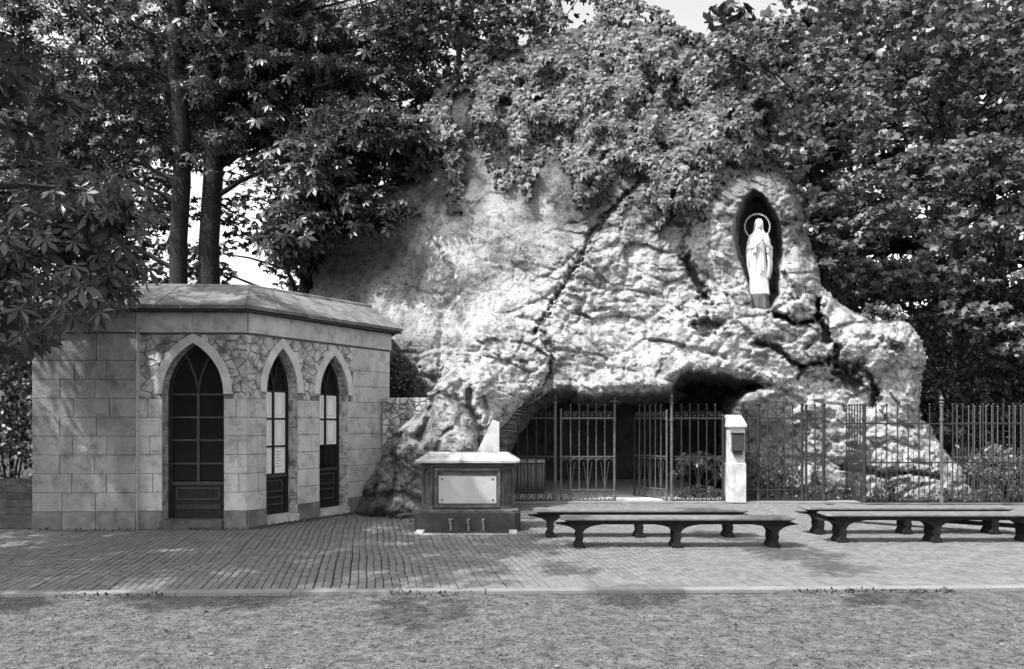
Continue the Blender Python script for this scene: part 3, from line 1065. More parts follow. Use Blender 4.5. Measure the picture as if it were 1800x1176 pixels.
TONE = [(560, 450, .22), (620, 450, .20), (680, 450, .20), (700, 600, .75), (695, 680, .35), (735, 560, 1.1), (740, 450, 1.15), (690, 330, .4), (760, 330, .62), (850, 320, .6), (900, 350, .72), (950, 350, .85), (1000, 400, .66),  # low values: creeper shade painted at the top, damp and tree shade at left
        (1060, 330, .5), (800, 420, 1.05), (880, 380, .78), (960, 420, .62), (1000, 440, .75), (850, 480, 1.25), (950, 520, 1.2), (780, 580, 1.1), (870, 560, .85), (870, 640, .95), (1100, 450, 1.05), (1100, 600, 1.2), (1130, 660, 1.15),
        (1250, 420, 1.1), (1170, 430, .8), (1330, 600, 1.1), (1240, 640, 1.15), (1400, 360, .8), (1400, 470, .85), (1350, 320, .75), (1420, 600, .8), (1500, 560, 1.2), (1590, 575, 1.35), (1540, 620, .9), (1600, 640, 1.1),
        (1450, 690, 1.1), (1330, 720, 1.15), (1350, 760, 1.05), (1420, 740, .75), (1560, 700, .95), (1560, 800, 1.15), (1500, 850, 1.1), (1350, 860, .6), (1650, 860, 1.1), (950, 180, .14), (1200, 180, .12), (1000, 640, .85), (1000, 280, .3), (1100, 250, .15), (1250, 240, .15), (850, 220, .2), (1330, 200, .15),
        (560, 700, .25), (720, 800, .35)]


def rocknoise(X, Y, Z, amp=1.0, sm=1.0):
    n = .26 * fbm(X * .8, Y * .8, Z * .8, 2, 21)
    wx = .35 * vn(X * 1.1, Y, Z * 1.1, 31); wz = .35 * vn(X * 1.3, Y, Z * 1.1, 33)
    bl = np.abs(fbm(X * 1.5 + wx, Y * 1.5, Z * 1.7 + wz, 3, 41))
    n = n + .10 * sm * (0.16 - bl)
    f1, e1 = facets(X * 1.25 + wx, Z * 1.7 + wz, 301, .9)
    f2, e2 = facets(X * 3.6 + wx * 2, Z * 4.6 + wz * 2, 311, .9)
    f3, e3 = facets(X * 9 + wx * 5, Z * 12 + wz * 5, 321, .9)
    n = n + sm * (.12 * f1 - .05 * (1 - e1)) + sm * (.052 * f2 - .018 * (1 - e2)) + sm * .024 * f3
    rd = ridged(X * 3.0 + wx, Y * 2.6, Z * 4.4 + wz, 4, 61)
    n = n - .028 * sm * rd
    n = n + .022 * sm * fbm(X * 12, Y * 9, Z * 15, 3, 71)
    return n * amp


STEP = 2.0
gx = np.arange(530, 1732, STEP); gy = np.arange(24, 932, STEP)
GX, GY = np.meshgrid(gx, gy)
jx = GX + .55 * STEP * vn(GX * .7, GY * .7, GX * 0, 5); jy = GY + .55 * STEP * vn(GX * .7, GY * .7, GX * 0, 6)
base = idw(GX, GY, DEP)
Xw = (jx - 900) / F * base; Zw = EYE + (HOR - jy) / F * base
sdR = sdist(jx + 5 * vn(jx * .06, jy * .06, jx * 0, 8) + 2.5 * vn(jx * .2, jy * .2, jx * 0, 9), jy + 5 * vn(jx * .06, jy * .06, jx * 0 + 5, 18), ROCK)
smooth_zone = 1 / (1 + np.exp(((jx - 985) + (jy - 450) * .75) / 22))          # plastered part left of the long crack
smz = 1 - .78 * smooth_zone * np.clip((650 - jy) / 60, 0, 1)
D = base - rocknoise(Xw, base, Zw, 1.0, smz)
for pts, wd, dp in GROOVE:
    if dp >= .2 and pts[0][0] > 1190: wd, dp = wd * 1.0, dp * 1.7
    wob = 4.0 * vn(jx * .09, jy * .09, jx * 0, 13) + 3.2 * vn(jx * .27, jy * .27, jx * 0, 14) + 1.6 * vn(jx * .6, jy * .6, jx * 0, 17)
    d_ = segdist(jx + wob, jy + wob * .6, pts)
    D = D + dp * np.exp(-(d_ / (wd * (1 + .6 * vn(jx * .16, jy * .16, jx * 0, 15)))) ** 2)
# step along the long crack: the rock on its right stands proud
crack = GROOVE[0][0]
dcr = segdist(jx, jy, crack)
ra = inpoly(jx, jy, crack + [(942, 640), (1200, 640), (1200, 318)])
D = D - np.where(ra, .16 * np.exp(-dcr / 45), 0)
# niche hood: a raised rim
dn = sdist(jx, jy, NICHE)
D = D - .12 * np.exp(-((dn + 26) / 26) ** 2)
nz = 3.5 * vn(jx * .11, jy * .11, jx * 0, 16)
dn2 = dn + nz * .4
D = D + np.where(dn2 > 0, 1.5 * (1 - np.exp(-np.clip(dn2, 0, 99) / 7)), 0)
dc = sdist(jx, jy, CAVE) + nz
D = np.where(dc > 0, np.minimum(D + 5.0 * (1 - np.exp(-np.clip(dc, 0, 99) / 11)), D + 5), D)
# the lip of the cave bulges
D = D - .16 * np.exp(-((dc + 14) / 14) ** 2)
# rounded outer edge
e = np.clip(1 - sdR / 55.0, 0, 1)
D = D + 1.3 * (1 - np.sqrt(np.clip(1 - e ** 2, 0, 1)))
inside = sdR > 0
Xr = (jx - 900) / F * D; Zr = EYE + (HOR - jy) / F * D
idx = np.arange(GX.size).reshape(GX.shape)
ca_ = inside[:-1, :-1] & inside[1:, :-1] & inside[:-1, 1:] & inside[1:, 1:]
Q = np.stack([idx[:-1, :-1], idx[1:, :-1], idx[1:, 1:], idx[:-1, 1:]], -1)
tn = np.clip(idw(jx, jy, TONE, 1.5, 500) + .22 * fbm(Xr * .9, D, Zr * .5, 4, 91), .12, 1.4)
# soft weather stains: dark runs below cracks and pits
st = fbm(Xr * 3.0, D * 3, Zr * .8, 4, 93)
tn = tn * (1 - .55 * np.clip((st - .18) * 3.5, 0, 1))
pit = fbm(Xr * 5.5, D * 3, Zr * 7.5, 4, 95)
tn = tn * (1 - .62 * np.clip((pit - .22) * 5, 0, 1) * (1 - .7 * smooth_zone))
# pale lime runs and one bright patch of plaster
for pts, wd, am in (([(776, 548), (772, 580), (776, 612), (768, 650)], 5, .55), ([(953, 340), (953, 352)], 3.0, .9), ([(953, 352), (956, 372)], 7.0, .9), ([(765, 425), (778, 400), (815, 385)], 5, .3), ([(1115, 560), (1120, 640)], 14, .2)):
    tn = tn + am * np.exp(-(segdist(jx, jy, pts) / wd) ** 2) * (.75 + .5 * vn(jx * .2, jy * .07, jx * 0, 99))
for pts, wd, am in (([(853, 575), (855, 600)], 5, .5), ([(893, 565), (894, 585)], 5, .45), ([(990, 400), (995, 450)], 12, .35), ([(940, 375), (905, 382), (1040, 392)], 8, .25)):
    tn = tn * (1 - am * np.exp(-(segdist(jx + 4 * vn(jx * .1, jy * .1, jx * 0, 98), jy, pts) / wd) ** 2))
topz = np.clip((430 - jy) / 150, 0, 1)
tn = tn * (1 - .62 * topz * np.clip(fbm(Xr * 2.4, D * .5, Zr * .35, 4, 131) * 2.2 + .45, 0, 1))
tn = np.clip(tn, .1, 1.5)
RV = np.stack([Xr, D, Zr], -1)
rock = thing('grotto_rock', 'huge pale artificial rock with a dark cave mouth behind iron railings and a statue niche', 'grotto rock', (3.0, 16.0, 0))
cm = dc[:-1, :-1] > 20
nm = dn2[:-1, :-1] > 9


def sub(name, mask, material, par, close=False):
    q = Q[mask].reshape(-1, 4)
    u, inv = np.unique(q, return_inverse=True)
    q2 = inv.reshape(-1, 4)
    V = RV.reshape(-1, 3)[u]; T = tn.reshape(-1)[u]
    fl_ = q2
    if close:   # the outer rim runs back into the hill
        ed = np.concatenate([q2[:, [0, 1]], q2[:, [1, 2]], q2[:, [2, 3]], q2[:, [3, 0]]])
        key = {}
        for a, b in ed.tolist():
            k = (a, b) if a < b else (b, a)
            key[k] = None if k in key else (a, b)
        rim = [v for v in key.values() if v]
        back = {}
        nv = []; base_n = len(V)
        gxy = np.stack([jx, jy], -1).reshape(-1, 2)[u]
        sdv = sdR.reshape(-1)[u]
        add = []
        for a, b in rim:
            if sdv[a] > 6: continue
            for i in (a, b):
                if i not in back:
                    back[i] = base_n + len(nv)
                    v = V[i]
                    nv.append((v[0] * 1.0 + (3.5 - v[0]) * .12, v[1] + 2.2, v[2] * .97))
            add.append((a, b, back[b], back[a]))
        if nv:
            V = np.concatenate([V, np.array(nv)]); T = np.concatenate([T, np.full(len(nv), .5)])
            fl_ = np.concatenate([q2, np.array(add)])
    return meshobj(name, V, fl_, material, par, smooth=True, tone=T)


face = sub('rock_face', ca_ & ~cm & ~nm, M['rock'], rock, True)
sub('cave_shaded_rock', ca_ & cm, M['rock_shade'], rock)  # inner rock of cave and niche, shade painted into its colour
sub('niche_shaded_rock', ca_ & nm & ~cm, M['rock_shade'], rock)


def depth_at(px, py):
    i = np.clip((np.asarray(py) - gy[0]) / STEP, 0, len(gy) - 1).astype(int)
    j = np.clip((np.asarray(px) - gx[0]) / STEP, 0, len(gx) - 1).astype(int)
    return np.where(inside[i, j], D[i, j], base[i, j] + .6)


# front formation that runs down beside the fountain
FR = [(618, 932), (628, 890), (645, 845), (665, 812), (684, 780), (692, 752), (715, 738), (742, 722), (752, 694), (772, 668), (784, 632), (812, 602), (858, 586), (905, 578), (945, 590), (968, 622),
      (966, 660), (948, 692), (915, 718), (893, 742), (884, 752), (868, 766), (858, 790), (852, 800), (852, 932)]
DEF = [(640, 900, 12.95), (700, 900, 12.4), (760, 900, 12.5), (840, 900, 12.6), (680, 820, 13.1), (740, 800, 12.75), (800, 780, 12.45), (850, 740, 12.9), (840, 680, 13.1), (780, 690, 13.2), (730, 740, 13.3), (880, 640, 14.55),
       (930, 640, 14.75), (880, 700, 13.9), (920, 690, 14.5), (830, 620, 14.4), (900, 600, 14.85)]
GRF = [([(812, 672), (800, 690), (812, 720), (808, 750)], 5, .14), ([(826, 688), (822, 712), (838, 738), (846, 770), (842, 800)], 6, .38), ([(850, 700), (858, 730), (855, 742)], 4, .2),
       ([(760, 706), (752, 740), (742, 770)], 8, .30), ([(700, 770), (735, 772), (745, 790)], 8, .22), ([(690, 800), (700, 830), (684, 880)], 6, .16), ([(890, 640), (908, 632), (926, 640), (918, 656)], 4, .08),
       ([(884, 640), (876, 618)], 3, .07), ([(640, 875), (700, 868), (735, 880)], 8, .2), ([(780, 745), (790, 765), (800, 772)], 5, .10), ([(872, 668), (850, 690)], 4, .1)]
TF = [(640, 880, .22), (700, 880, .25), (690, 830, .42), (720, 790, .38), (700, 770, .45), (760, 730, .5), (740, 760, .35), (785, 700, 1.35), (810, 740, 1.0), (830, 770, 1.2), (815, 700, 1.3), (855, 690, 1.3), (790, 770, .6), (860, 700, .9), (900, 640, 1.0),  # high values on the ridges paint highlights into the tone
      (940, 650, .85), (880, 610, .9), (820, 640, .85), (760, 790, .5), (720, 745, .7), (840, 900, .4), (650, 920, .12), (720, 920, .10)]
fx = np.arange(606, 984, 1.8); fy = np.arange(566, 934, 1.8)
FX, FY = np.meshgrid(fx, fy)
ja = FX + 1.0 * vn(FX * .7, FY * .7, FX * 0, 5); jb = FY + 1.0 * vn(FX * .7, FY * .7, FX * 0, 6)
b2 = idw(ja, jb, DEF)
X2 = (ja - 900) / F * b2; Z2 = EYE + (HOR - jb) / F * b2
D2_ = b2 - rocknoise(X2 * 1.5 + 9, b2, Z2 * 1.5, .75, 1.15)
for pts, wd, dp in GRF:
    wob = 3.0 * vn(ja * .09, jb * .09, ja * 0, 13)
    D2_ = D2_ + dp * np.exp(-(segdist(ja + wob, jb + wob * .6, pts) / wd) ** 2)
s2 = sdist(ja + 3 * vn(ja * .1, jb * .1, ja * 0, 8), jb + 3 * vn(ja * .1, jb * .1, ja * 0 + 5, 18), FR)
e2 = np.clip(1 - s2 / 30, 0, 1)
D2_ = D2_ + np.where((jb < 700) & (ja > 770), .28, .7) * (1 - np.sqrt(np.clip(1 - e2 ** 2, 0, 1)))
ins2 = s2 > 0
Xf = (ja - 900) / F * D2_; Zf = EYE + (HOR - jb) / F * D2_
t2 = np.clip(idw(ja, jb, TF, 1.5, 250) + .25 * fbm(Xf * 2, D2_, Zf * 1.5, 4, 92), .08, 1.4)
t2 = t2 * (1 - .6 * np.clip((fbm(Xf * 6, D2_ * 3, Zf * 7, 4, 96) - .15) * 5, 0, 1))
_Q, _RV, _tn, _sd, _jx, _jy = Q, RV, tn, sdR, jx, jy
id2 = np.arange(FX.size).reshape(FX.shape)
Q = np.stack([id2[:-1, :-1], id2[1:, :-1], id2[1:, 1:], id2[:-1, 1:]], -1)
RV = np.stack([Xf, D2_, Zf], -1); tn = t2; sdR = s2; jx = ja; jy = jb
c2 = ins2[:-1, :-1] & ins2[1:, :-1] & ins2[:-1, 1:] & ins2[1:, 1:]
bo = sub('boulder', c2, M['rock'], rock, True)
bo['label'] = 'bulging outcrop running down behind the fountain'
# grotto floor
flr = MB().box(-.35, 4.4, 15.25, 20.4, -.02, .05).build('cave_floor', M['floor'], rock)
# rough rubble wall stub right of the pavilion
for c, poly in voronoi(G(690, 893)[0] - .15, G(690, 893)[0] + .75, 1.0, 2.02, .13):
    MB().prism(poly, -.05, random.uniform(0, .05), lambda u, h, v: Vector((u, 13.95 - h, v)), .02).build('rubble_stone', M['rubble'], rock)
MB().box(-2.32, -1.3, 13.97, 14.3, 0, 2.02).build('rubble_core', M['mortar'], rock)
# white slab leaning under the outcrop
MB().prism([(-.58, 1.05), (-.2, 1.05), (-.2, 1.58), (-.31, 1.62)], 0, .09, lambda u, h, v: Vector((u, 12.3 - h, v)), .008).build('white_slab', M['whitestone'], rock)

# ================================================================== CREEPER
LOW = [(700, 235), (735, 250), (760, 250), (782, 262), (790, 372), (808, 368), (815, 250), (845, 245), (862, 300), (880, 335), (893, 330), (905, 285), (918, 320), (928, 348), (940, 300), (960, 262), (985, 275), (1002, 330), (1018, 360), (1032, 385),
       (1045, 355), (1062, 330), (1080, 295), (1105, 300), (1125, 318), (1142, 350), (1150, 385), (1170, 395), (1185, 380), (1205, 400), (1222, 395), (1240, 375), (1255, 330), (1280, 308), (1310, 295), (1330, 285), (1350, 295), (1375, 300), (1400, 325), (1425, 380), (1440, 300)]
TOP = [(1440, 120), (1330, 60), (1290, 75), (1225, 60), (1150, 10), (1050, 0), (950, 20), (870, 60), (800, 130), (740, 190)]
IVY = LOW + TOP
ivy = thing('creeper', 'dense leafy creeper hanging over the top of the pale grotto rock in ragged tails', 'creeper', (2.0, 16.8, 6.0))
lx = np.array([p[0] for p in LOW]); ly = np.array([p[1] for p in LOW])
N = 26000
px_ = RNG.uniform(690, 1450, N); py_ = RNG.uniform(-10, 410, N)
sdv = sdist(px_ + 5 * vn(px_ * .1, py_ * .1, px_ * 0, 201), py_, IVY)
dens = fbm(px_ * .016, py_ * .008, px_ * 0, 3, 202)
dens2 = fbm(px_ * .05, py_ * .035, px_ * 0, 2, 203)
lowd = np.clip((py_ - 150) / 200, 0, 1)
keep = (sdv > 0) & (dens * 1.3 + .5 * dens2 + np.clip(sdv / 60, 0, 1) * .35 > -.10 + .30 * lowd) & (dens2 > -.45)
keep |= (sdv > 0) & (sdv < 25) & (dens2 > .0)
px_, py_, sdv = px_[keep], py_[keep], sdv[keep]
lift = .06 + .62 * np.clip(fbm(px_ * .035, py_ * .02, px_ * 0, 3, 205) + .45, 0, 1.1) * np.clip(sdv / 30, .2, 1) + RNG.uniform(0, .12, len(px_))
Yl = depth_at(px_, py_) - lift
pos = np.stack([(px_ - 900) / F * Yl, Yl, EYE + (HOR - py_) / F * Yl], 1)
leaf_mass('foliage', pos, .135, 'ivy', (0, -.25, -1), (-.15, -.8, .55), M['leaf_ivy'], ivy, trand=.35, nrand=.38, tone=(.45, 1.35))
# small backing leaves close to the rock, gap shade painted as darker leaf colour
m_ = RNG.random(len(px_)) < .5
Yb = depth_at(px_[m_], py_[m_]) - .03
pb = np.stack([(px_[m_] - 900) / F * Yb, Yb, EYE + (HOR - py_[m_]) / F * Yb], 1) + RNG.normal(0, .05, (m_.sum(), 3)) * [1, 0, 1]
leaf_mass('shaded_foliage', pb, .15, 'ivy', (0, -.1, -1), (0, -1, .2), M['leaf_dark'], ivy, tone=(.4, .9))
mb = MB()
for pts in ([(1128, 322), (1098, 350), (1066, 384), (1040, 416), (1018, 458), (1006, 480)], [(1128, 322), (1150, 300), (1180, 240), (1190, 150)], [(1098, 350), (1090, 320), (1085, 260)],
            [(1185, 380), (1192, 330), (1180, 250)], [(800, 370), (797, 300), (790, 200), (800, 110)], [(1140, 325), (1152, 345), (1162, 372)], [(1018, 458), (1036, 470), (1058, 492)], [(870, 330), (880, 250), (900, 150)]):
    W3 = []
    for i, (a, b) in enumerate(pts):
        y_ = float(depth_at(a, b)) - .05
        W3.append(P(a, b, y_))
    MB().tube(W3, [.030 * (1 - .55 * i / len(W3)) for i in range(len(W3))], 6).build('stem', M['ivystem'], ivy, True)

# ================================================================== STATUE IN THE NICHE
SY = 16.05
sc = SY / F
sx = (1334 - 900) * sc; sz = EYE + (HOR - 519) * sc
stt = thing('statue', 'white statue of a veiled woman with joined hands, standing in the dark rock niche', 'statue', (sx, SY, sz))


def loft(secs, n=40, fold=0.0, kf=11, t0=None, t1=None, ph=0.0, thick=None):
    """rings (z, cx, cy, hx, hy, foldscale); full ring or an open sheet between angles t0..t1 (0 = front)"""
    V = []; Fc = []
    full = t0 is None
    m = n if full else n + 1
    for (z, cx, cy, hx, hy, fs) in secs:
        for k in range(m):
            a = 2 * PI * k / n if full else t0 + (t1 - t0) * k / n
            r = 1 + fold * fs * (math.sin(kf * a + ph + z * 2.2) + .5 * math.sin((kf * 1.7) * a - z * 3 + 1))
            V.append((cx + hx * r * math.sin(a), cy - hy * r * math.cos(a), z))
    R = len(secs)
    for i in range(R - 1):
        for k in range(n):
            k2 = (k + 1) % m if full else k + 1
            Fc.append((i * m + k, i * m + k2, (i + 1) * m + k2, (i + 1) * m + k))
    if full:
        Fc.append(tuple(range(m - 1, -1, -1))); Fc.append(tuple((R - 1) * m + k for k in range(m)))
    return V, Fc


def place(V): return [(sx + v[0], SY + v[1], sz + v[2]) for v in V]


def interp(secs, per=4):
    out = []
    for i in range(len(secs) - 1):
        for k in range(per):
            t = k / per; t = t * t * (3 - 2 * t) * .5 + t * .5
            out.append(tuple(a + (b - a) * t for a, b in zip(secs[i], secs[i + 1])))
    out.append(secs[-1])
    return out


rb = interp([(0, .01, 0, .215, .17, 1.0), (.15, .005, 0, .200, .155, 1.0), (.45, 0, 0, .180, .14, .8), (.80, 0, 0, .15, .13, .5), (.98, 0, -.005, .145, .12, .25), (1.15, 0, -.01, .17, .125, .15), (1.26, 0, 0, .15, .11, .1), (1.31, 0, 0, .07, .07, 0), (1.36, 0, -.005, .052, .055, 0)])
V, Fc = loft(rb, 44, .055, 9)
b = meshobj('robe', place(V), Fc, M['statue'], stt, True)
ck = interp([(.34, .03, .02, .20, .17, 1.1), (.48, .03, .02, .235, .18, 1.0), (.66, .02, .02, .262, .19, .8), (.85, .0, .02, .262, .185, .6), (1.0, -.005, .01, .245, .175, .4), (1.14, 0, .01, .232, .155, .3), (1.24, 0, .01, .20, .13, .2), (1.31, 0, .015, .125, .105, .1), (1.37, 0, .02, .098, .10, 0), (1.45, 0, .02, .096, .105, 0), (1.52, 0, .02, .088, .10, 0), (1.575, 0, .02, .062, .075, 0), (1.60, 0, .02, .02, .03, 0)])
V, Fc = loft(ck, 44, .045, 8, .50, 2 * PI - .50, .6)
c_ = meshobj('veil', place(V), Fc, M['statue'], stt, True)
md = c_.modifiers.new('thickness', 'SOLIDIFY'); md.thickness = .016
# head and hands: one body
def head_mesh():
    bm = bmesh.new()
    bmesh.ops.create_uvsphere(bm, u_segments=24, v_segments=18, radius=1)
    for v in bm.verts:
        x, y, z = v.co
        w_ = 1 - .22 * max(0, -z)
        nx, ny, nz_ = x * .066 * w_, y * .082, z * .102
        f = max(0, -y)
        nose = math.exp(-(x / .16) ** 2 - ((z + .12) / .22) ** 2) * f
        ny -= .018 * nose
        for ex in (-.36, .36): ny += .008 * math.exp(-((x - ex) / .18) ** 2 - ((z - .08) / .12) ** 2) * f
        ny += .005 * math.exp(-(x / .28) ** 2 - ((z + .50) / .06) ** 2) * f
        ny -= .006 * math.exp(-(x / .25) ** 2 - ((z + .58) / .08) ** 2) * f
        ny -= .006 * math.exp(-(x / .25) ** 2 - ((z + .42) / .06) ** 2) * f
        v.co = (nx, ny - .012, nz_ + 1.455)
    me = bpy.data.meshes.new('head'); bm.to_mesh(me); bm.free()
    return [tuple(v.co) for v in me.vertices], [tuple(p.vertices) for p in me.polygons]


V, Fc = head_mesh()
meshobj('head', place(V), Fc, M['statue'], stt, True)
hd = MB()
for sg in (-1, 1):
    # sleeve and forearm
    hd.tube([(sx + sg * .225, SY - .02, sz + .97), (sx + sg * .16, SY - .13, sz + .97), (sx + sg * .085, SY - .185, sz + 1.03), (sx + sg * .045, SY - .205, sz + 1.075)], [.062, .058, .046, .030], 10)
    # palm
    hd.tube([(sx + sg * .040, SY - .205, sz + 1.07), (sx + sg * .018, SY - .215, sz + 1.11), (sx + sg * .013, SY - .215, sz + 1.15)], [.022, .022, .018], 8)
    for k in range(4):
        dy = (k - 1.5) * .011
        l = (.050, .060, .056, .044)[k]
        hd.tube([(sx + sg * .010, SY - .215 + dy, sz + 1.14), (sx + sg * .009, SY - .217 + dy, sz + 1.14 + l * .55), (sx + sg * .005, SY - .215 + dy * .8, sz + 1.14 + l)], [.0068, .0062, .0045], 6)
    hd.tube([(sx + sg * .018, SY - .235, sz + 1.10), (sx + sg * .012, SY - .245, sz + 1.13), (sx + sg * .006, SY - .245, sz + 1.155)], [.008, .0075, .005], 6)
hd.build('hands_and_sleeves', M['statue'], stt, True)
# falling sleeve cloth and sash
sl = MB()
for sg in (-1, 1):
    for q in range(4):
        t = q / 3
        x0 = sx + sg * (.235 - .11 * t)
        sl.tube([(x0, SY - .05 - .12 * t, sz + 1.0), (x0 + sg * .004, SY - .06 - .11 * t, sz + .86), (x0 + sg * .008, SY - .05 - .09 * t, sz + .60 + .22 * t)], [.030, .026, .006], 6)
sl.tube([(sx - .01, SY - .135, sz + .93), (sx - .015, SY - .155, sz + .7), (sx - .02, SY - .165, sz + .42)], [.022, .022, .024], 6)
sl.tube([(sx + .03, SY - .135, sz + .93), (sx + .03, SY - .155, sz + .7), (sx + .035, SY - .165, sz + .48)], [.02, .02, .022], 6)
sl.build('sleeve_folds', M['statue'], stt, True)
hl = MB()
cx, cy, cz = sx, SY + .10, sz + 1.455
for k in range(27):
    a = -1.0 + (PI + 2.0) * k / 26
    p = (cx + .265 * math.cos(a), cy, cz + .265 * math.sin(a))
    hl.ball(p, .019, 6, 4)
ring = [(cx + .255 * math.cos(-1.0 + (PI + 2.0) * k / 30), cy + .008, cz + .255 * math.sin(-1.0 + (PI + 2.0) * k / 30)) for k in range(31)]
hl.tube(ring, .006, 5)
hl.build('halo', M['halo'], stt, True)
MB().tube([(cx, cy + .03, sz + .9), (cx, cy + .03, cz - .2), (cx, cy, cz - .26)], .008, 5).build('halo_rod', M['iron'], stt)
pd = MB(); pz = sz - .005
pd.tube([(sx, SY, pz - .62), (sx - .01, SY, pz - .42), (sx, SY, pz - .2), (sx, SY, pz)], [.27, .24, .22, .20], 9)
pdo = pd.build('stone_base', M['granite'], None)
tag(pdo, 'dark rough stone pedestal under the white statue in the niche', 'pedestal')

# ================================================================== FOUNTAIN
FY0 = 11.15; k_ = FY0 / F
fcx = (821 - 900) * k_
ftn = thing('fountain', 'dark stone fountain with a white plaque, pale slab top and three taps before the rock', 'fountain', (fcx, FY0 + .35, 0))


def fpoly(hw, y0, y1, ch):
    return [(fcx - hw + ch, y0), (fcx + hw - ch, y0), (fcx + hw, y0 + ch), (fcx + hw, y1), (fcx - hw, y1), (fcx - hw, y0 + ch)]


up_ = lambda u, h, v: Vector((u, v, h))
MB().prism(fpoly(.775, FY0, FY0 + .75, .08), -.02, .275, up_, .012).build('plinth', M['granite_dk'], ftn)
MB().prism(fpoly(.755, FY0 + .02, FY0 + .74, .10), .275, .315, up_, .02).build('plinth_top', M['granite'], ftn)
MB().prism(fpoly(.66, FY0 + .12, FY0 + .7, .16), .316, .96, up_).build('body', M['granite'], ftn)
# cornice and cap with sloping edge
MB().prism(fpoly(.69, FY0 + .08, FY0 + .72, .16), .93, .985, up_).build('cornice', M['granite_dk'], ftn)
cp = MB()
a = fpoly(.765, FY0 + .02, FY0 + .75, .05); b = [(p[0], p[1], .99) for p in a]; c = [(p[0], p[1], 1.02) for p in a]
d = [(fcx + (p[0] - fcx) * .77, FY0 + .385 + (p[1] - FY0 - .385) * .62, 1.13) for p in a]
n = 6
cp.add(b + c + d, [tuple(range(n - 1, -1, -1)), tuple(2 * n + i for i in range(n))] + [(l * n + i, l * n + (i + 1) % n, (l + 1) * n + (i + 1) % n, (l + 1) * n + i) for l in (0, 1) for i in range(n)])
cp.build('cap_slab', M['capstone'], ftn)
ff = lambda u, h, v: Vector((fcx + u, FY0 + .12 - h, v))
# panel frame
for nm_, (x0, x1, z0, z1) in (('a', (-.48, .48, .87, .915)), ('b', (-.48, .48, .335, .38)), ('c', (-.48, -.435, .38, .87)), ('d', (.435, .48, .38, .87))):
    MB().box(x0, x1, .0, .045, z0, z1, ff).build('panel_frame', M['granite'], ftn)
plq = MB().prism([(-.425, .395), (.425, .395), (.425, .80), (-.425, .80)], .003, .022, ff, .004).build('plaque', M['marble'], ftn)
for ux in (-.37, .37):
    for vz in (.445, .75):
        MB().ball(ff(ux, .024, vz), .014, 8, 5, 1, .6, 1).build('bolt', M['bolt'], plq)
# chamfer pilasters with arched sinkings
for sg in (-1, 1):
    o_ = Vector((fcx + sg * .50, FY0 + .11, 0)); e_ = Vector((fcx + sg * .67, FY0 + .27, 0))
    du = (e_ - o_); Lp = du.length; du.normalize(); nn = Vector((sg * 1.0, -1.0, 0)).normalized()

    def fp(u, h, v, o_=o_, du=du, nn=nn): return o_ + du * u + nn * h + Vector((0, 0, v))
    pil = MB()
    zs = [(0, .03), (Lp - .03, Lp)]
    for u0, u1 in zs: pil.box(u0, u1, -.05, .02, .316, .93, fp)
    pil.box(.03, Lp - .03, -.05, .02, .316, .37, fp)
    # arched head
    cu = Lp / 2; r = Lp / 2 - .03
    top = [(cu - r * math.cos(PI * i / 10), .82 + r * math.sin(PI * i / 10)) for i in range(11)]
    for i in range(10):
        p, q = top[i], top[i + 1]
        pil.add([fp(p[0], .02, p[1]), fp(q[0], .02, q[1]), fp(q[0], .02, .93), fp(p[0], .02, .93), fp(p[0], -.05, p[1]), fp(q[0], -.05, q[1])], [(0, 1, 2, 3), (1, 0, 4, 5)])
    pil.build('pilaster', M['granite'], ftn)
    MB().box(.032, Lp - .032, -.06, -.028, .37, .9, fp).build('pilaster_panel', M['capstone'] if sg > 0 else M['granite'], ftn)
    MB().box(-.02, Lp + .02, -.04, .04, .318, .352, fp).build('pilaster_foot', M['granite'], ftn)
for i, px in enumerate((793, 824, 850)):
    u = (px - 900) * k_
    t_ = MB()
    t_.tube([(u, FY0 - .012, .0), (u, FY0 - .035, .02), (u, FY0 - .035, .15), (u, FY0 - .05, .175), (u - .012, FY0 - .075, .165), (u - .02, FY0 - .085, .13)], .0125, 8)
    t_.box(u - .035 if i == 0 else u - .018, u + .035 if i == 0 else u + .018, FY0 - .05, FY0 - .03, .178, .19)
    t_.build('tap', M['pipe'], ftn, True)
MB().box(fcx - .60, fcx + .60, FY0 - .26, FY0 - .005, -.03, .008).build('drain_slab', M['granite_dk'], ftn)
for sg in (-1, 1):
    MB().box(fcx + sg * .665 - .055, fcx + sg * .665 + .055, FY0 - .27, FY0 - .01, -.03, .03).build('drain_end', M['whitestone'], ftn)
MB().box(fcx - .60, fcx + .60, FY0 - .30, FY0 - .265, -.03, .012).build('drain_edge', M['capstone'], ftn)

# ================================================================== IRONWORK
GY0 = 15.15


def frame(p0, p1):
    p0 = Vector((p0[0], p0[1], 0)); p1 = Vector((p1[0], p1[1], 0))
    d = (p1 - p0); L = d.length; d.normalize(); n = Vector((d.y, -d.x, 0))
    return (lambda u, h, v: p0 + d * u + n * h + Vector((0, 0, v))), L


def tbar(mb, fr, a, b, r, n=6): mb.tube([fr(*a), fr(*b)], r, n)


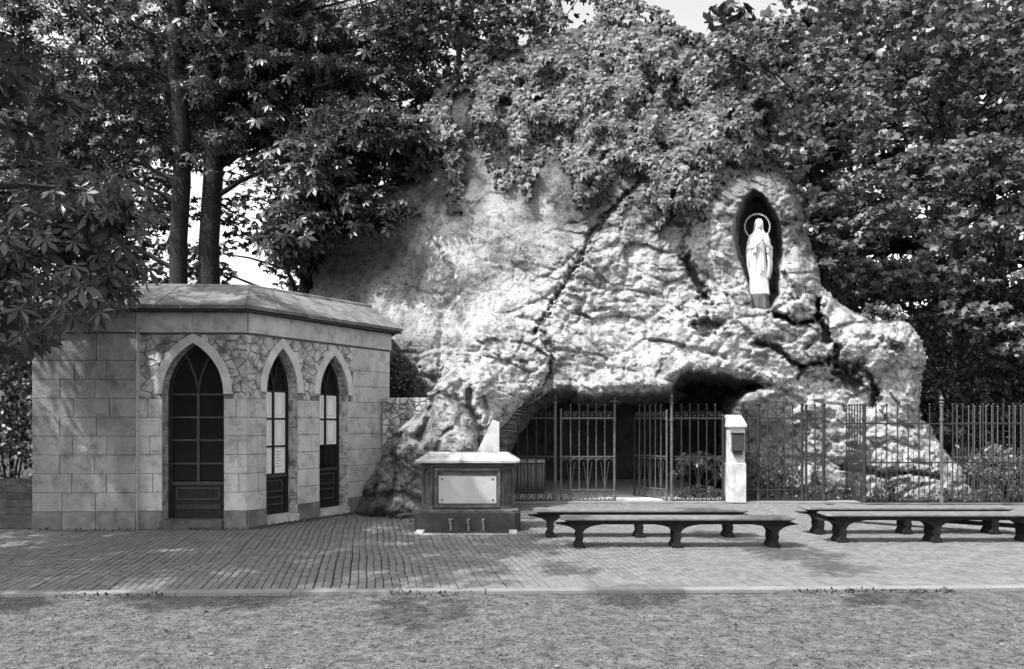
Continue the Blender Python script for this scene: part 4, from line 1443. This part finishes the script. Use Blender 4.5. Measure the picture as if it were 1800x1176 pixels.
def panel(root, p0, p1, n, m, style=1, ends=(True, True), zb=.02):
    fr, L = frame(p0, p1)
    for k in range(n):
        u = L * (k + 1) / (n + 1)
        q = MB()
        tbar(q, fr, (u, 0, zb), (u, 0, 1.90), .012)
        q.ball(fr(u, 0, 1.915), .024, 7, 5)
        q.build('picket', m, root, True)
    rails = ((1.655, .018), (.90, .013), (.25, .012), (.035, .020)) if style == 1 else ((1.55, .014), (.80, .014), (.03, .018))
    for z, r in rails:
        MB().box(.0, L, -.010, .010, z - r, z + r, fr).build('rail', m, root)
    if style == 1:
        s1 = MB(); s2 = MB(); s3 = MB(); s4 = MB()
        for k in range(n + 1):
            uc = L * (k + .5) / (n + 1); hw = L / (n + 1) * .5
            r = min(.048, hw * .60)
            ring = [fr(uc + r * math.cos(a), 0, 1.745 + r * math.sin(a)) for a in [PI * .62 + i * PI * 1.76 / 10 for i in range(11)]]
            s1.tube(ring, .0075, 5)
            s1.tube([fr(uc, 0, 1.68), fr(uc, 0, 1.745)], .007, 5)
            s1.ball(fr(uc, 0, 1.75), .018, 6, 4)
            for sg in (-1, 1):
                s2.tube([fr(uc + sg * hw * .9 * math.cos(a), 0, .80 + .062 * math.sin(a)) for a in [i * PI / 2 / 5 for i in range(6)]], .006, 5)
            s3.tube([fr(uc - hw * .92, 0, .27), fr(uc - sg * 0, 0, .80)], .0045, 4) if k % 2 else s3.tube([fr(uc + hw * .92, 0, .27), fr(uc, 0, .80)], .0045, 4)
            # arcade along the foot: hoop
            rr = hw * .62
            s4.tube([fr(uc + rr * math.cos(a), 0, .125 + .075 * math.sin(a)) for a in [i * PI / 7 for i in range(8)]], .0085, 5)
            for sg in (-1, 1): s4.tube([fr(uc + sg * rr, 0, .05), fr(uc + sg * rr, 0, .125)], .0085, 5)
            s4.ball(fr(uc, 0, .07), .022, 6, 4)
        s1.build('scrollwork', m, root, True, kind='stuff'); s2.build('scrollwork', m, root, True, kind='stuff'); s3.build('lattice_bars', m, root, True, kind='stuff'); s4.build('hoop_band', m, root, True, kind='stuff')
    else:
        for k in range(n + 1):
            u = L * (k + .5) / (n + 1)
            q = MB()
            hk = .022 * (1 if k % 2 else -1)
            q.tube([fr(u, 0, zb), fr(u, 0, .96), fr(u + hk * .4, 0, 1.0), fr(u + hk * 1.2, 0, 1.0), fr(u + hk * 1.5, 0, .975)], .0075, 5)
            q.build('short_bar', m, root, True)


def post(root, p, top, r, m, finial=None):
    q = MB(); x, y = p
    prof = [(r, 0.0), (r, top)]
    q.lathe((x, y, 0), prof, 8)
    q.lathe((x, y, 0), [(r * 1.5, .02), (r * 1.5, .12), (r, .16)], 8)
    q.lathe((x, y, 0), [(r * 1.35, 1.60), (r * 1.35, 1.66)], 8)
    q.ball((x, y, top), r * 1.4, 8, 5)
    if finial == 'spear':
        q.lathe((x, y, top), [(r * .6, 0), (r * .6, .03), (r * 1.9, .055), (r * .8, .085), (r * 1.5, .12), (.002, .21)], 8)
    if finial == 'cross':
        q.tube([(x, y, top), (x, y, top + .15)], r * .55, 6)
        q.tube([(x - .075, y, top + .085), (x + .075, y, top + .085)], r * .55, 6)
        q.ball((x - .078, y, top + .085), r * .8, 6, 4); q.ball((x + .078, y, top + .085), r * .8, 6, 4); q.ball((x, y, top + .155), r * .8, 6, 4)
    q.build('post', m, root, True)


gxw = lambda px, Y=GY0: (px - 900) / F * Y
r1 = thing('railing', 'iron railing panel against the rock outcrop, left of the closed gate leaf', 'railing', (gxw(930), GY0, 0), 'railings')
panel(r1, (gxw(878), GY0), (gxw(975), GY0), 5, M['iron'])
post(r1, (gxw(976), GY0), 1.95, .028, M['iron_light'], 'spear')
g1 = thing('gate_leaf', 'closed grey iron gate leaf with a cross on its end post, before the cave', 'gate', (gxw(985), GY0 - .01, 0), 'gate leaves')
panel(g1, (gxw(988), GY0 - .012), (gxw(1078), GY0 - .012), 5, M['iron_light'])
post(g1, (gxw(986), GY0 - .014), 1.82, .020, M['iron_light'])
post(g1, (gxw(1080), GY0 - .014), 1.90, .024, M['iron_light'], 'cross')
g2 = thing('gate_leaf', 'iron gate leaf standing open, swung inwards towards the dark cave', 'gate', (gxw(1173), GY0 - .01, 0), 'gate leaves')
hgp = (gxw(1172), GY0 + .02); fe = (gxw(1115, 16.02), 16.02)
panel(g2, hgp, fe, 5, M['iron_light'])
post(g2, (gxw(1172), GY0 - .0), 1.80, .020, M['iron_light'])
post(g2, fe, 1.68, .017, M['iron'])
r2 = thing('railing', 'iron railing panel between the open gate leaf and the white collection pillar', 'railing', (gxw(1225), GY0, 0), 'railings')
post(r2, (gxw(1180), GY0 - .03), 1.95, .028, M['iron_light'], 'spear')
panel(r2, (gxw(1183), GY0), (gxw(1272), GY0), 5, M['iron'])
post(r2, (gxw(1271), GY0), 1.70, .026, M['iron'])
r3 = thing('railing', 'iron railing with scrollwork from the white pillar to the first corner post', 'railing', (gxw(1370), GY0, 0), 'railings')
panel(r3, (gxw(1300), GY0), (gxw(1332), GY0), 1, M['iron'])
post(r3, (gxw(1333), GY0), 1.93, .030, M['iron'])
panel(r3, (gxw(1335), GY0), (gxw(1408), GY0), 4, M['iron'])
post(r3, (gxw(1410), GY0), 1.93, .030, M['iron']); post(r3, (gxw(1417), GY0), 1.90, .026, M['iron'])
panel(r3, (gxw(1419), GY0), (gxw(1446), GY0), 1, M['iron'])
post(r3, (gxw(1448), GY0), 1.92, .034, M['iron'])
r4 = thing('railing', 'plain iron railing side running back from the front corner post beside the boulder foot', 'railing', (gxw(1480, 15.6), 15.6, 0), 'railings')
panel(r4, (gxw(1450, 16.9), 16.9), (gxw(1517, 14.85), 14.85), 14, M['iron'], 2)
r5 = thing('railing', 'tall plain iron railing with short hooked bars in front of the boulder at right', 'railing', (gxw(1650, 14.8), 14.8, 0), 'railings')
post(r5, (gxw(1519, 14.8), 14.8), 1.90, .036, M['iron'])
panel(r5, (gxw(1521, 14.8), 14.8), (gxw(1653, 14.8), 14.8), 6, M['iron'], 2)
post(r5, (gxw(1655, 14.8), 14.8), 1.90, .030, M['iron_light'], 'spear')
panel(r5, (gxw(1657, 14.8), 14.8), (gxw(2100, 14.8), 14.8), 24, M['iron'], 2)
r6 = thing('railing', 'rear iron railing in tree shade, seen through the front bars at far right', 'railing', (8.9, 17.2, 0), 'railings')
panel(r6, (gxw(1672, 17.0), 17.0), (gxw(2040, 17.0), 17.0), 35, M['iron_light'], 2)
# threshold and base kerbs of the railings
th = MB().prism([(gxw(880), GY0 - .22), (gxw(1520), GY0 - .22), (gxw(1520), GY0 + .12), (gxw(880), GY0 + .12)], -.05, .028, up_, .01).build('threshold', M['kerb'], None)
th['kind'] = 'structure'
th2 = MB().prism([(gxw(1450, 14.8), 14.62), (gxw(2110, 14.8), 14.62), (gxw(2110, 14.8), 14.84), (gxw(1450, 14.8), 14.84)], -.05, .03, up_, .01).build('threshold', M['granite'], None)
th2['kind'] = 'structure'
sl_ = sheet('planting_bed', gxw(1186), 13.0, GY0 + .13, 19.5, 60, 30, lambda X, Y: .02 + .05 * fbm(X * 2, Y * 2, X * 0, 3, 301), M['soil'])

# pillar with collection box
pl = thing('pillar', 'square white stone pillar with sloping cap and a dark collection box', 'pillar', (gxw(1290), GY0 - .06, 0))
pc_ = gxw(1290.5)
ppf = lambda hw, hd: [(pc_ - hw, GY0 - .06 - hd), (pc_ + hw, GY0 - .06 - hd), (pc_ + hw, GY0 - .06 + hd), (pc_ - hw, GY0 - .06 + hd)]
MB().prism(ppf(.168, .16), .0, .78, up_, .01).build('base', M['whitestone'], pl)
MB().prism(ppf(.150, .145), .78, 1.48, up_, .008).build('shaft', M['whitestone'], pl)
cpm = MB()
a = [(p[0], p[1], 1.48) for p in ppf(.18, .18)]; b = [(p[0], p[1], 1.52) for p in ppf(.18, .18)]
t_ = [(pc_ - .155, GY0 + .0, 1.72), (pc_ + .14, GY0 + .0, 1.72), (pc_ + .14, GY0 + .10, 1.72), (pc_ - .155, GY0 + .10, 1.72)]
cpm.add(a + b + t_, [(3, 2, 1, 0), (8, 9, 10, 11)] + [(l * 4 + i, l * 4 + (i + 1) % 4, (l + 1) * 4 + (i + 1) % 4, (l + 1) * 4 + i) for l in (0, 1) for i in range(4)])
cpm.build('cap', M['whitestone'], pl)
bxm = MB(); yb = GY0 - .06 - .146
bxm.prism([(pc_ - .115, 1.02), (pc_ + .115, 1.02), (pc_ + .115, 1.36), (pc_ - .115, 1.36)], 0, .09, lambda u, h, v: Vector((u, yb - h, v)), .008)
bxm.box(pc_ - .085, pc_ + .085, yb - .06, yb, .95, 1.019)
bx = bxm.build('collection_box', M['box'], pl)
MB().box(pc_ - .05, pc_ + .05, yb - .094, yb - .0905, 1.30, 1.312).build('coin_slot', M['iron_light'], bx)
MB().box(pc_ - .13, pc_ + .13, yb - .11, yb, 1.363, 1.378).build('lid', M['box'], bx)

# in the cave: altar with hanging cloth, bench line, pots
al = thing('altar', 'dim altar table with pleated hanging cloth behind the left railing in the cave', 'altar', (gxw(930, 16.4), 16.5, 0))
ax0, ax1 = gxw(900, 16.3), gxw(957, 16.3)
MB().box(ax0 - .03, ax1 + .03, 16.25, 17.0, .72, .78).build('table_top', M['whitestone'], al)
V = []; n = 60
for i in range(n + 1):
    x = ax0 + (ax1 - ax0) * i / n; y = 16.32 + .025 * math.sin(i * .95) + .01 * math.sin(i * 2.3)
    V += [(x, y, .16), (x, y - .005, .72), (x, y + .02, .16), (x, y + .015, .72)]
Fc = []
for i in range(n):
    b = 4 * i; Fc += [(b, b + 4, b + 5, b + 1), (b + 2, b + 3, b + 7, b + 6), (b, b + 2, b + 6, b + 4), (b + 1, b + 5, b + 7, b + 3)]
meshobj('cloth', V, Fc, M['cloth'], al, True)
MB().box(ax0, ax1, 16.4, 16.95, .05, .719).build('altar_block', M['granite'], al)

# ================================================================== BENCHES
bn = thing('bench', 'low backless dark bench with pale plank top, front one of the pair in the middle', 'bench', (0, 0, 0), 'low backless benches')
BLn, BD = 2.94, .38
S = MB()
q = []
prof = [(-BD / 2, .345), (BD / 2, .345), (BD / 2, .38), (-BD / 2, .38)]
S.prism([(-BLn / 2, -BD / 2 + .04), (-BLn / 2 + .05, -BD / 2), (BLn / 2 - .05, -BD / 2), (BLn / 2, -BD / 2 + .04), (BLn / 2, BD / 2 - .04), (BLn / 2 - .05, BD / 2), (-BLn / 2 + .05, BD / 2), (-BLn / 2, BD / 2 - .04)], .358, .380, lambda u, h, v: Vector((u, v, h)), .006)
S.build('seat', M['plank'], bn, world=False)
S = MB()
S.add([(-BLn / 2 + .03, -BD / 2 + .02, .356), (BLn / 2 - .03, -BD / 2 + .02, .356), (BLn / 2 - .03, BD / 2 - .02, .356), (-BLn / 2 + .03, BD / 2 - .02, .356),
       (-BLn / 2 + .14, -BD / 2 + .05, .300), (BLn / 2 - .14, -BD / 2 + .05, .300), (BLn / 2 - .14, BD / 2 - .05, .300), (-BLn / 2 + .14, BD / 2 - .05, .300)],
      [(0, 1, 2, 3), (7, 6, 5, 4), (0, 4, 5, 1), (1, 5, 6, 2), (2, 6, 7, 3), (3, 7, 4, 0)])
S.build('under_beam', M['bench'], bn, world=False)
half = [(.062, 0), (.066, .03), (.050, .055), (.034, .085), (.042, .115), (.048, .145), (.038, .175), (.046, .205), (.070, .235), (.115, .262), (.19, .284), (.30, .299)]
prof = [(-a, z) for a, z in reversed(half)] + [(a, z) for a, z in half]
for xo in (-1.23, 0, 1.23):
    MB().prism([(u + xo, v) for u, v in prof], -.13, .13, lambda u, h, v: Vector((u, h, v)), 0).build('leg', M['bench'], bn, world=False)


def putbench(o, px0, Yb, lab):
    """px0: left end of the bench as seen"""
    x0 = (px0 - 900) / F * (Yb - .15)
    o.location = (x0 + BLn / 2, Yb, 0); o['label'] = lab


bench2 = copy_tree(bn); bench3 = copy_tree(bn); bench4 = copy_tree(bn)
putbench(bn, 986, 9.82, 'front bench of the middle pair, low and backless with three dark carved legs')
putbench(bench2, 937, 10.68, 'rear bench of the middle pair, low and backless, nearer to the closed gate leaf')
putbench(bench3, 1452, 10.22, 'front bench of the right-hand pair, low and backless, cut by the right picture edge')
putbench(bench4, 1415, 10.98, 'rear bench of the right-hand pair, low and backless, just before the plain railing')
kn = thing('kneeling_bench', 'low dark kneeling bench set askew behind the right-hand pair of benches', 'kneeling bench', (6.2, 11.2, 0))
fk, Lk = frame((5.15, 12.25), (7.3, 10.62))
MB().box(0, Lk, -.13, .13, .25, .285, fk).build('kneeling_board', M['plank'], kn)
for u in (.15, Lk / 2, Lk - .15):
    MB().prism([(u - .06, 0), (u + .06, 0), (u + .045, .12), (u + .09, .249), (u - .09, .249), (u - .045, .12)], -.09, .09, fk).build('leg', M['bench'], kn)
MB().box(.2, Lk - .2, -.02, .02, .10, .16, fk).build('stretcher', M['bench'], kn)

# plank shed corner at the far left
pf_ = thing('plank_fence', 'low dark plank fence beyond the left end of the pavilion', 'fence', (-7.6, 11.4, 0))
for k in range(7):
    MB().box(-8.6, xA - .06, 11.38, 11.41, .02 + k * .105, .115 + k * .105).build('plank', M['fencewood'], pf_)
MB().box(-8.0, -7.9, 11.42, 11.5, 0, .85).build('post', M['fencewood'], pf_)

# ================================================================== SHRUBS AND PLANTS


def shrub(name, label, cat, poly, y0, y1, ncl, per, rad, size, kind, material, group=None, base_pt=None, tone=(.5, 1.35), thr=None, seed=3, nrm=(-.2, -.5, .9), stems=5, flat=.6, nscale=1.2):
    cen = sample_view(poly, y0, y1, ncl, thr, nscale, seed)
    pos = clusters(cen, per, rad, flat)
    c0 = cen.mean(0)
    bp = Vector(base_pt) if base_pt is not None else Vector((c0[0], c0[1], max(0, c0[2] - 1)))
    t = thing(name, label, cat, bp, group)
    leaf_mass('foliage', pos, size, kind, (-.1, -.4, -.7), nrm, material, t, trand=.6, nrand=.5, tone=tone)
    if stems:
        mb = MB()
        for i in range(stems):
            q = Vector(cen[(i * 37) % len(cen)])
            pts, rs = limb(bp + Vector((random.uniform(-.06, .06), random.uniform(-.06, .06), 0)), q, .018 + size * .06, .006, .1, 4)
            MB().tube(pts, rs, 5).build('stem', M['bark'], t, True)
    return t


shrub('hydrangea', 'leafy broad plant growing behind the railing left of the white pillar', 'plant', [(1182, 812), (1200, 798), (1230, 792), (1262, 800), (1274, 812), (1272, 850), (1262, 828), (1230, 822), (1200, 828), (1184, 834)],
      15.45, 15.9, 46, 16, .10, .10, 'oval', M['leaf_mid'], base_pt=(gxw(1225, 15.6), 15.65, .0), stems=10, tone=(.7, 1.5))
shrub('ground_plant', 'low pale-edged plants at the foot of the railing inside the gate', 'plant', [(1186, 856), (1240, 852), (1272, 860), (1272, 874), (1186, 874)], 15.4, 15.8, 30, 12, .07, .07, 'oval', M['leaf_mid'], base_pt=(gxw(1230, 15.6), 15.6, 0.02), tone=(.8, 1.8))
shrub('rose_bush', 'dark climbing bush behind the railing just right of the white pillar', 'bush', [(1308, 795), (1322, 790), (1340, 810), (1352, 795), (1365, 790), (1380, 812), (1400, 820), (1408, 850), (1408, 878), (1308, 878)], 15.35, 15.9, 80, 14, .10, .065, 'oval', M['leaf_mid'],
      base_pt=(gxw(1350, 15.5), 15.5, 0), tone=(.3, 1.3), stems=9)
shrub('rose_bush', 'small bush with scattered leaves between the double post and the first corner post', 'bush', [(1412, 806), (1440, 800), (1450, 830), (1500, 845), (1510, 880), (1412, 880)], 15.4, 16.2, 60, 12, .10, .06, 'oval', M['leaf_mid'],
      base_pt=(gxw(1430, 15.6), 15.6, 0), tone=(.3, 1.2), stems=6)
shrub('low_bush', 'dark low bush growing at the boulder foot behind the plain railing', 'bush', [(1530, 860), (1560, 840), (1590, 845), (1602, 862), (1600, 880), (1530, 882)], 15.1, 15.5, 36, 14, .09, .06, 'oval', M['leaf_dark'], base_pt=(gxw(1565, 15.3), 15.3, 0), tone=(.3, 1.1))
shrub('low_bush', 'rounded low bush behind the tall spear-topped post at right', 'bush', [(1630, 872), (1655, 858), (1690, 862), (1705, 882), (1630, 884)], 15.05, 15.4, 36, 14, .09, .06, 'oval', M['leaf_mid'], base_pt=(gxw(1665, 15.2), 15.2, 0), tone=(.4, 1.5))
shrub('flowering_bush', 'pale-leaved bush at the right edge, behind the railing', 'bush', [(1705, 800), (1740, 785), (1790, 790), (1830, 800), (1830, 885), (1710, 885), (1722, 850), (1700, 825)], 15.0, 16.2, 110, 16, .14, .09, 'oval', M['leaf_mid'],
      base_pt=(gxw(1765, 15.5), 15.5, 0), tone=(.6, 1.9), stems=8)
shrub('rock_shrub', 'small bright shrub growing on top of the right-hand boulder', 'shrub', [(1508, 556), (1516, 538), (1545, 530), (1572, 538), (1592, 560), (1560, 568)], 16.2, 16.7, 34, 16, .12, .09, 'oval', M['leaf_mid'], base_pt=(gxw(1550, 16.5), 16.5, 3.3), tone=(.9, 1.9))
shrub('laurel_hedge', 'dark clipped hedge beyond the left end of the pavilion', 'hedge', [(-60, 480), (70, 480), (90, 560), (90, 880), (-60, 880)], 12.2, 14.5, 330, 18, .25, .10, 'oval', M['leaf_dark'], base_pt=(-8.6, 13.2, 0), tone=(.4, 1.2))
shrub('wall_bush', 'dark bush in the gap between pavilion and rock', 'bush', [(684, 625), (700, 622), (735, 640), (745, 670), (720, 698), (684, 702)], 14.35, 14.8, 60, 12, .12, .07, 'oval', M['leaf_dark'], base_pt=(-2.1, 14.6, 1.9), tone=(.4, 2.2))

# weeds and litter along the feet of walls and under the kerb
wp = []
def weedline(a, b, n, sp):
    for i in range(n):
        t = RNG.random(); wp.append((a[0] + (b[0] - a[0]) * t + RNG.normal(0, sp), a[1] + (b[1] - a[1]) * t - abs(RNG.normal(0, sp)), RNG.uniform(0, .03)))
weedline((C1.x - 1.2, 11.3), (C1.x, 11.3), 60, .05)
weedline((C1.x + .12, C1.y - .0), (C2.x + .1, C2.y - .1), 420, .05)
weedline((-2.3, 13.2), (-1.2, 11.9), 380, .12)
weedline((xA, 11.2), (xB, 11.2), 80, .04)
for i in range(900):
    x = RNG.uniform(-5, 5); c_n = fbm(np.array([x * 1.3]), np.array([0.]), np.array([0.]), 3, 333)[0]
    if c_n > -.05: wp.append((x, kerbY(x) - .10 - abs(RNG.normal(0, .05)), RNG.uniform(-.01, .01)))
wo = leaf_mass('ground_weeds', np.array(wp), .035, 'oval', (0, -.3, .8), (0, -.6, .6), M['leaf_far'], tone=(.4, 1.6))
tag(wo, 'small weeds and litter along the wall feet and the front kerb', 'weeds')
# ================================================================== TREES
def tree(name, label, cat, group, base, trunk_top, r0, crown, y0, y1, ncl, per, rad, size, kind, material, thr=None, seed=3, limbs=14, tone=(.5, 1.3), nrm=(0, -.3, 1), flat=.35, nscale=1.0, trunk_pts=None, tip=(.2, -.4, -.5), extra=None, nrand=.5, r1=None):
    t = thing(name, label, cat, base, group)
    cen = sample_view(crown, y0, y1, ncl, thr, nscale, seed)
    if extra is not None: cen = np.concatenate([cen, extra])
    pos = clusters(cen, per, rad, flat)
    leaf_mass('crown', pos, size, kind, tip, nrm, material, t, trand=.6, nrand=nrand, tone=tone)
    b0 = Vector(base); tt = Vector(trunk_top)
    mb = MB()
    if trunk_pts is None:
        n = 9
        trunk_pts = [b0.lerp(tt, i / n) + Vector((.06 * math.sin(i * 1.7 + seed), .05 * math.cos(i * 1.3), 0)) * (1 if 0 < i else 0) for i in range(n + 1)]
    rs = [r0 * (1.35 if i == 0 else 1) * (1 - .62 * i / (len(trunk_pts) - 1)) for i in range(len(trunk_pts))]
    if r1: rs = [r0 + (r1 - r0) * i / (len(trunk_pts) - 1) for i in range(len(trunk_pts))]
    mb.tube(trunk_pts, rs, 12)
    tk = mb.build('trunk', M['bark'], t, True)
    lb = MB()
    cs = cen[np.argsort(RNG.random(len(cen)))][:limbs]
    for q in cs:
        q = Vector(q)
        zt = min(max(q.z - .35 * (Vector((q.x, q.y, 0)) - Vector((b0.x, b0.y, 0))).length, b0.z + (tt.z - b0.z) * .3), tt.z * .97)
        f_ = (zt - b0.z) / max(.1, (tt.z - b0.z)); i = min(int(f_ * (len(trunk_pts) - 1)), len(trunk_pts) - 2)
        fr_ = f_ * (len(trunk_pts) - 1) - i
        st_ = Vector(trunk_pts[i]).lerp(Vector(trunk_pts[i + 1]), fr_)
        pts, rs = limb(st_, q, r0 * (.42 - .25 * f_), .012, .25, 6)
        MB().tube(pts, rs, 6).build('limb', M['bark'], tk, True)
    return t


CH = 'chestnut trees behind the pavilion'
t = P(320, 240, 17.0)
tree('chestnut_tree', 'left one of the two dark trunks rising side by side behind the pavilion roof', 'tree', CH, (gxw(320, 17.3), 17.3, 0), (gxw(312, 17.3), 17.3, 12.6), .21,
     [(0, -40), (330, -60), (560, -40), (560, 60), (500, 180), (470, 260), (400, 250), (330, 300), (270, 240), (190, 330), (120, 380), (0, 400)], 16.4, 21.5, 760, 9, .52, .215, 'chestnut', M['leaf_dark'], thr=-.04, seed=11, r1=.17, limbs=22, nscale=.8)
tree('chestnut_tree', 'thicker right one of the two dark trunks rising side by side behind the pavilion roof', 'tree', CH, (gxw(366, 17.6), 17.6, 0), (gxw(378, 17.6), 17.6, 12.8), .24,
     [(300, -60), (560, -60), (700, -40), (800, 0), (790, 60), (740, 110), (760, 200), (700, 260), (620, 300), (560, 270), (520, 330), (470, 330), (440, 240), (380, 260), (330, 180)], 16.4, 21.5, 800, 9, .52, .215, 'chestnut', M['leaf_dark'], thr=-.05, seed=23, r1=.20, limbs=24, nscale=.8)
tree('chestnut_tree', 'third dark trunk, leaning behind the pavilion roof close to the shaded rock', 'tree', CH, (gxw(515, 17.5), 17.5, 0), (gxw(560, 17.0), 17.0, 9.5), .25,
     [(560, 200), (640, 180), (735, 210), (758, 260), (748, 330), (715, 372), (660, 410), (600, 425), (540, 440), (500, 470), (470, 420), (500, 360)], 15.0, 17.2, 420, 9, .40, .22, 'chestnut', M['leaf_dark'], thr=-.25, seed=31, r1=.10, limbs=16, tone=(.6, 1.5), tip=(.6, -.5, -.6))
tree('lime_tree', 'small-leaved tree with slender forked stems above the left edge of the rock', 'tree', None, (gxw(770, 18.2), 18.2, 5.0), (gxw(815, 18.2), 18.2, 11.5), .13,
     [(700, -40), (960, -40), (960, 30), (880, 70), (860, 120), (835, 170), (800, 215), (770, 230), (735, 200), (720, 120), (700, 60)], 17.0, 19.5, 190, 16, .32, .13, 'maple', M['leaf_far'], thr=-.08, seed=41, limbs=16, tone=(.5, 1.6))
# big tree out of view on the left whose boughs overhang the pavilion and dapple it
ex = []
tree('overhanging_chestnut', 'large-leaved chestnut boughs hanging into the picture from the left above the pavilion wall', 'tree', None, (-8.9, 7.2, 0), (-8.2, 7.8, 10.0), .36,
     [(-40, 60), (60, 90), (110, 150), (90, 230), (150, 290), (200, 330), (250, 420), (265, 470), (190, 520), (150, 560), (110, 545), (60, 600), (-40, 620)], 8.2, 10.6, 100, 9, .40, .22, 'chestnut', M['leaf_big'], thr=-.15, seed=52, limbs=14, tone=(.5, 1.4), tip=(.3, -.5, -.8))
# its high crown
n_ = 860
cc = np.stack([RNG.uniform(-12.5, -.3, n_), RNG.uniform(3.6, 11.2, n_), RNG.uniform(7.0, 8.5, n_)], 1)
kk = fbm(cc[:, 0] * 1.15, cc[:, 1] * 1.15, cc[:, 2] * .3, 3, 66) > -.06
kk &= RNG.random(n_) < np.clip((-2.6 - cc[:, 0]) / 3.6, .13, 1)
cc = cc[kk]
vis = EYE + (HOR + 6) / F * cc[:, 1] * 1.0
cc = cc[cc[:, 2] > vis + .55]
oc = [o for o in C.objects if o.name.startswith('overhanging_chestnut')][0]
leaf_mass('crown', clusters(cc, 12, .45, .4), .30, 'chestnut', (.2, -.2, -.5), (0, 0, 1), M['leaf_big'], oc, tone=(.6, 1.3))

# big near leaves one can pick apart, hanging before the pavilion's left corner
pv, pfc = leaf_proto('chestnut')
lme = bpy.data.meshes.new('leaf'); lme.from_pydata([tuple(v) for v in pv], [], [tuple(f) for f in pfc.tolist()])
at = lme.attributes.new('tone', 'FLOAT', 'POINT'); at.data.foreach_set('value', np.full(len(pv), 1.1, np.float32))
lme.materials.append(M['leaf_big'])
cen = sample_view([(20, 330), (90, 300), (180, 340), (250, 400), (262, 480), (240, 530), (170, 560), (100, 570), (30, 590)], 8.0, 9.6, 170, -.3, 1.2, 71)
ocl = ROOTLOC[oc.name]
for c in cen:
    l_ = bpy.data.objects.new('leaf', lme); C.objects.link(l_); l_.parent = oc
    l_.location = Vector(c) - ocl
    s_ = random.uniform(.15, .25); l_.scale = (s_, s_, s_)
    l_.rotation_euler = (random.gauss(-.9, .45), random.gauss(.1, .35), random.gauss(PI + .4, .9))

RG = 'trees and tall shrubs crowding the rock on the right'
tree('viburnum', 'bright leafy shrub overhanging the statue niche from above right', 'shrub', RG, (gxw(1480, 17.5), 17.5, 2.0), (gxw(1400, 17.5), 17.2, 9.0), .12,
     [(1240, 60), (1300, 40), (1440, 30), (1500, 110), (1560, 200), (1600, 300), (1600, 380), (1520, 420), (1460, 470), (1430, 440), (1420, 360), (1380, 300), (1320, 280), (1290, 200), (1240, 110)], 15.9, 17.6, 330, 17, .27, .115, 'maple', M['leaf_mid'], thr=-.16, seed=81, limbs=18, tone=(.5, 1.9), nscale=1.5, nrm=(-.3, -.5, 1))
tree('maple_tree', 'tall leafy tree at the top right corner behind the shrubs', 'tree', RG, (gxw(1700, 21), 21.0, 0), (gxw(1660, 21), 21.0, 12.5), .25,
     [(1360, -40), (2120, -40), (2120, 360), (1700, 320), (1620, 260), (1540, 170), (1440, 90), (1330, 70)], 17.5, 21.0, 520, 15, .42, .18, 'maple', M['leaf_mid'], thr=-.14, seed=83, limbs=20, tone=(.5, 2.0), nscale=1.0)
tree('elder_tree', 'dense leafy tree filling the right side beside the boulder', 'tree', RG, (gxw(1800, 18.9), 18.9, 0), (gxw(1740, 18.6), 18.6, 8.0), .13,
     [(1570, 260), (1700, 240), (2050, 240), (2050, 700), (1700, 600), (1640, 560), (1560, 530), (1500, 520), (1470, 470), (1520, 420), (1590, 370)], 16.6, 18.8, 560, 16, .32, .135, 'maple', M['leaf_mid'], thr=-.12, seed=85, limbs=20, tone=(.35, 1.8), nscale=1.3, nrm=(-.3, -.5, 1))
tree('yew_tree', 'dark undergrowth tree between the boulder and the right edge', 'tree', RG, (gxw(1740, 19.5), 19.5, 0), (gxw(1730, 19.5), 19.5, 5.0), .16,
     [(1480, 460), (2080, 480), (2080, 880), (1640, 840), (1600, 700), (1600, 560), (1470, 540), (1420, 420)], 17.6, 19.2, 1700, 16, .30, .12, 'oval', M['leaf_dark'], thr=None, seed=87, limbs=10, tone=(.4, 1.6))
# wood far behind
for (lab, poly, y0, y1, n, thr, seed, bx_) in (
        ('distant tree with sparse foliage, seen between the trunks left of the pair', [(-40, 120), (300, 60), (310, 520), (-40, 560)], 26, 32, 620, -.02, 101, 150),
        ('distant tree with sparse foliage, seen right of the paired trunks', [(280, 60), (700, 60), (720, 540), (560, 540), (490, 500), (470, 440), (400, 440), (390, 520), (280, 520)], 26, 32, 620, -.04, 103, 600),
        ('distant broad tree whose foliage closes the view above the creeper', [(700, -40), (1130, -40), (1140, 60), (900, 240), (720, 300)], 25, 30, 300, -.10, 105, 900),
        ('distant broad tree closing the view behind the right-hand shrubs', [(1270, 20), (2200, -40), (2200, 860), (1560, 860), (1300, 300)], 24, 28, 1300, None, 107, 1650)):
    tree('woodland_tree', lab, 'tree', 'trees of the wood behind the grotto', (gxw(bx_, y0 + 2), y0 + 2, 0), (gxw(bx_, y0 + 2), y0 + 2, 13), .28, poly, y0, y1, n, 16, .75, .40 if thr is None else .22, 'maple', M['leaf_far'], thr=thr, seed=seed, limbs=14, tone=(.4, 1.3), nscale=.5)

# the wood closes the horizon all round
fa = RNG.uniform(-1.2, 4.3, 5200); fr_ = RNG.uniform(42, 60, 5200)
fp_ = np.stack([fr_ * np.cos(fa), fr_ * np.sin(fa), RNG.uniform(0, 1, 5200) ** .8 * (6.0 + 2.2 * vn(fa * 9, fa * 0, fa * 0, 404))], 1)
fw = leaf_mass('distant_wood', clusters(fp_, 7, 1.5, .7), 1.0, 'maple', (0, 0, -1), (0, -.5, .7), M['leaf_far'], trand=1.0, nrand=1.0)
tag(fw, 'dark belt of distant woodland closing the horizon around the shrine', 'woodland')
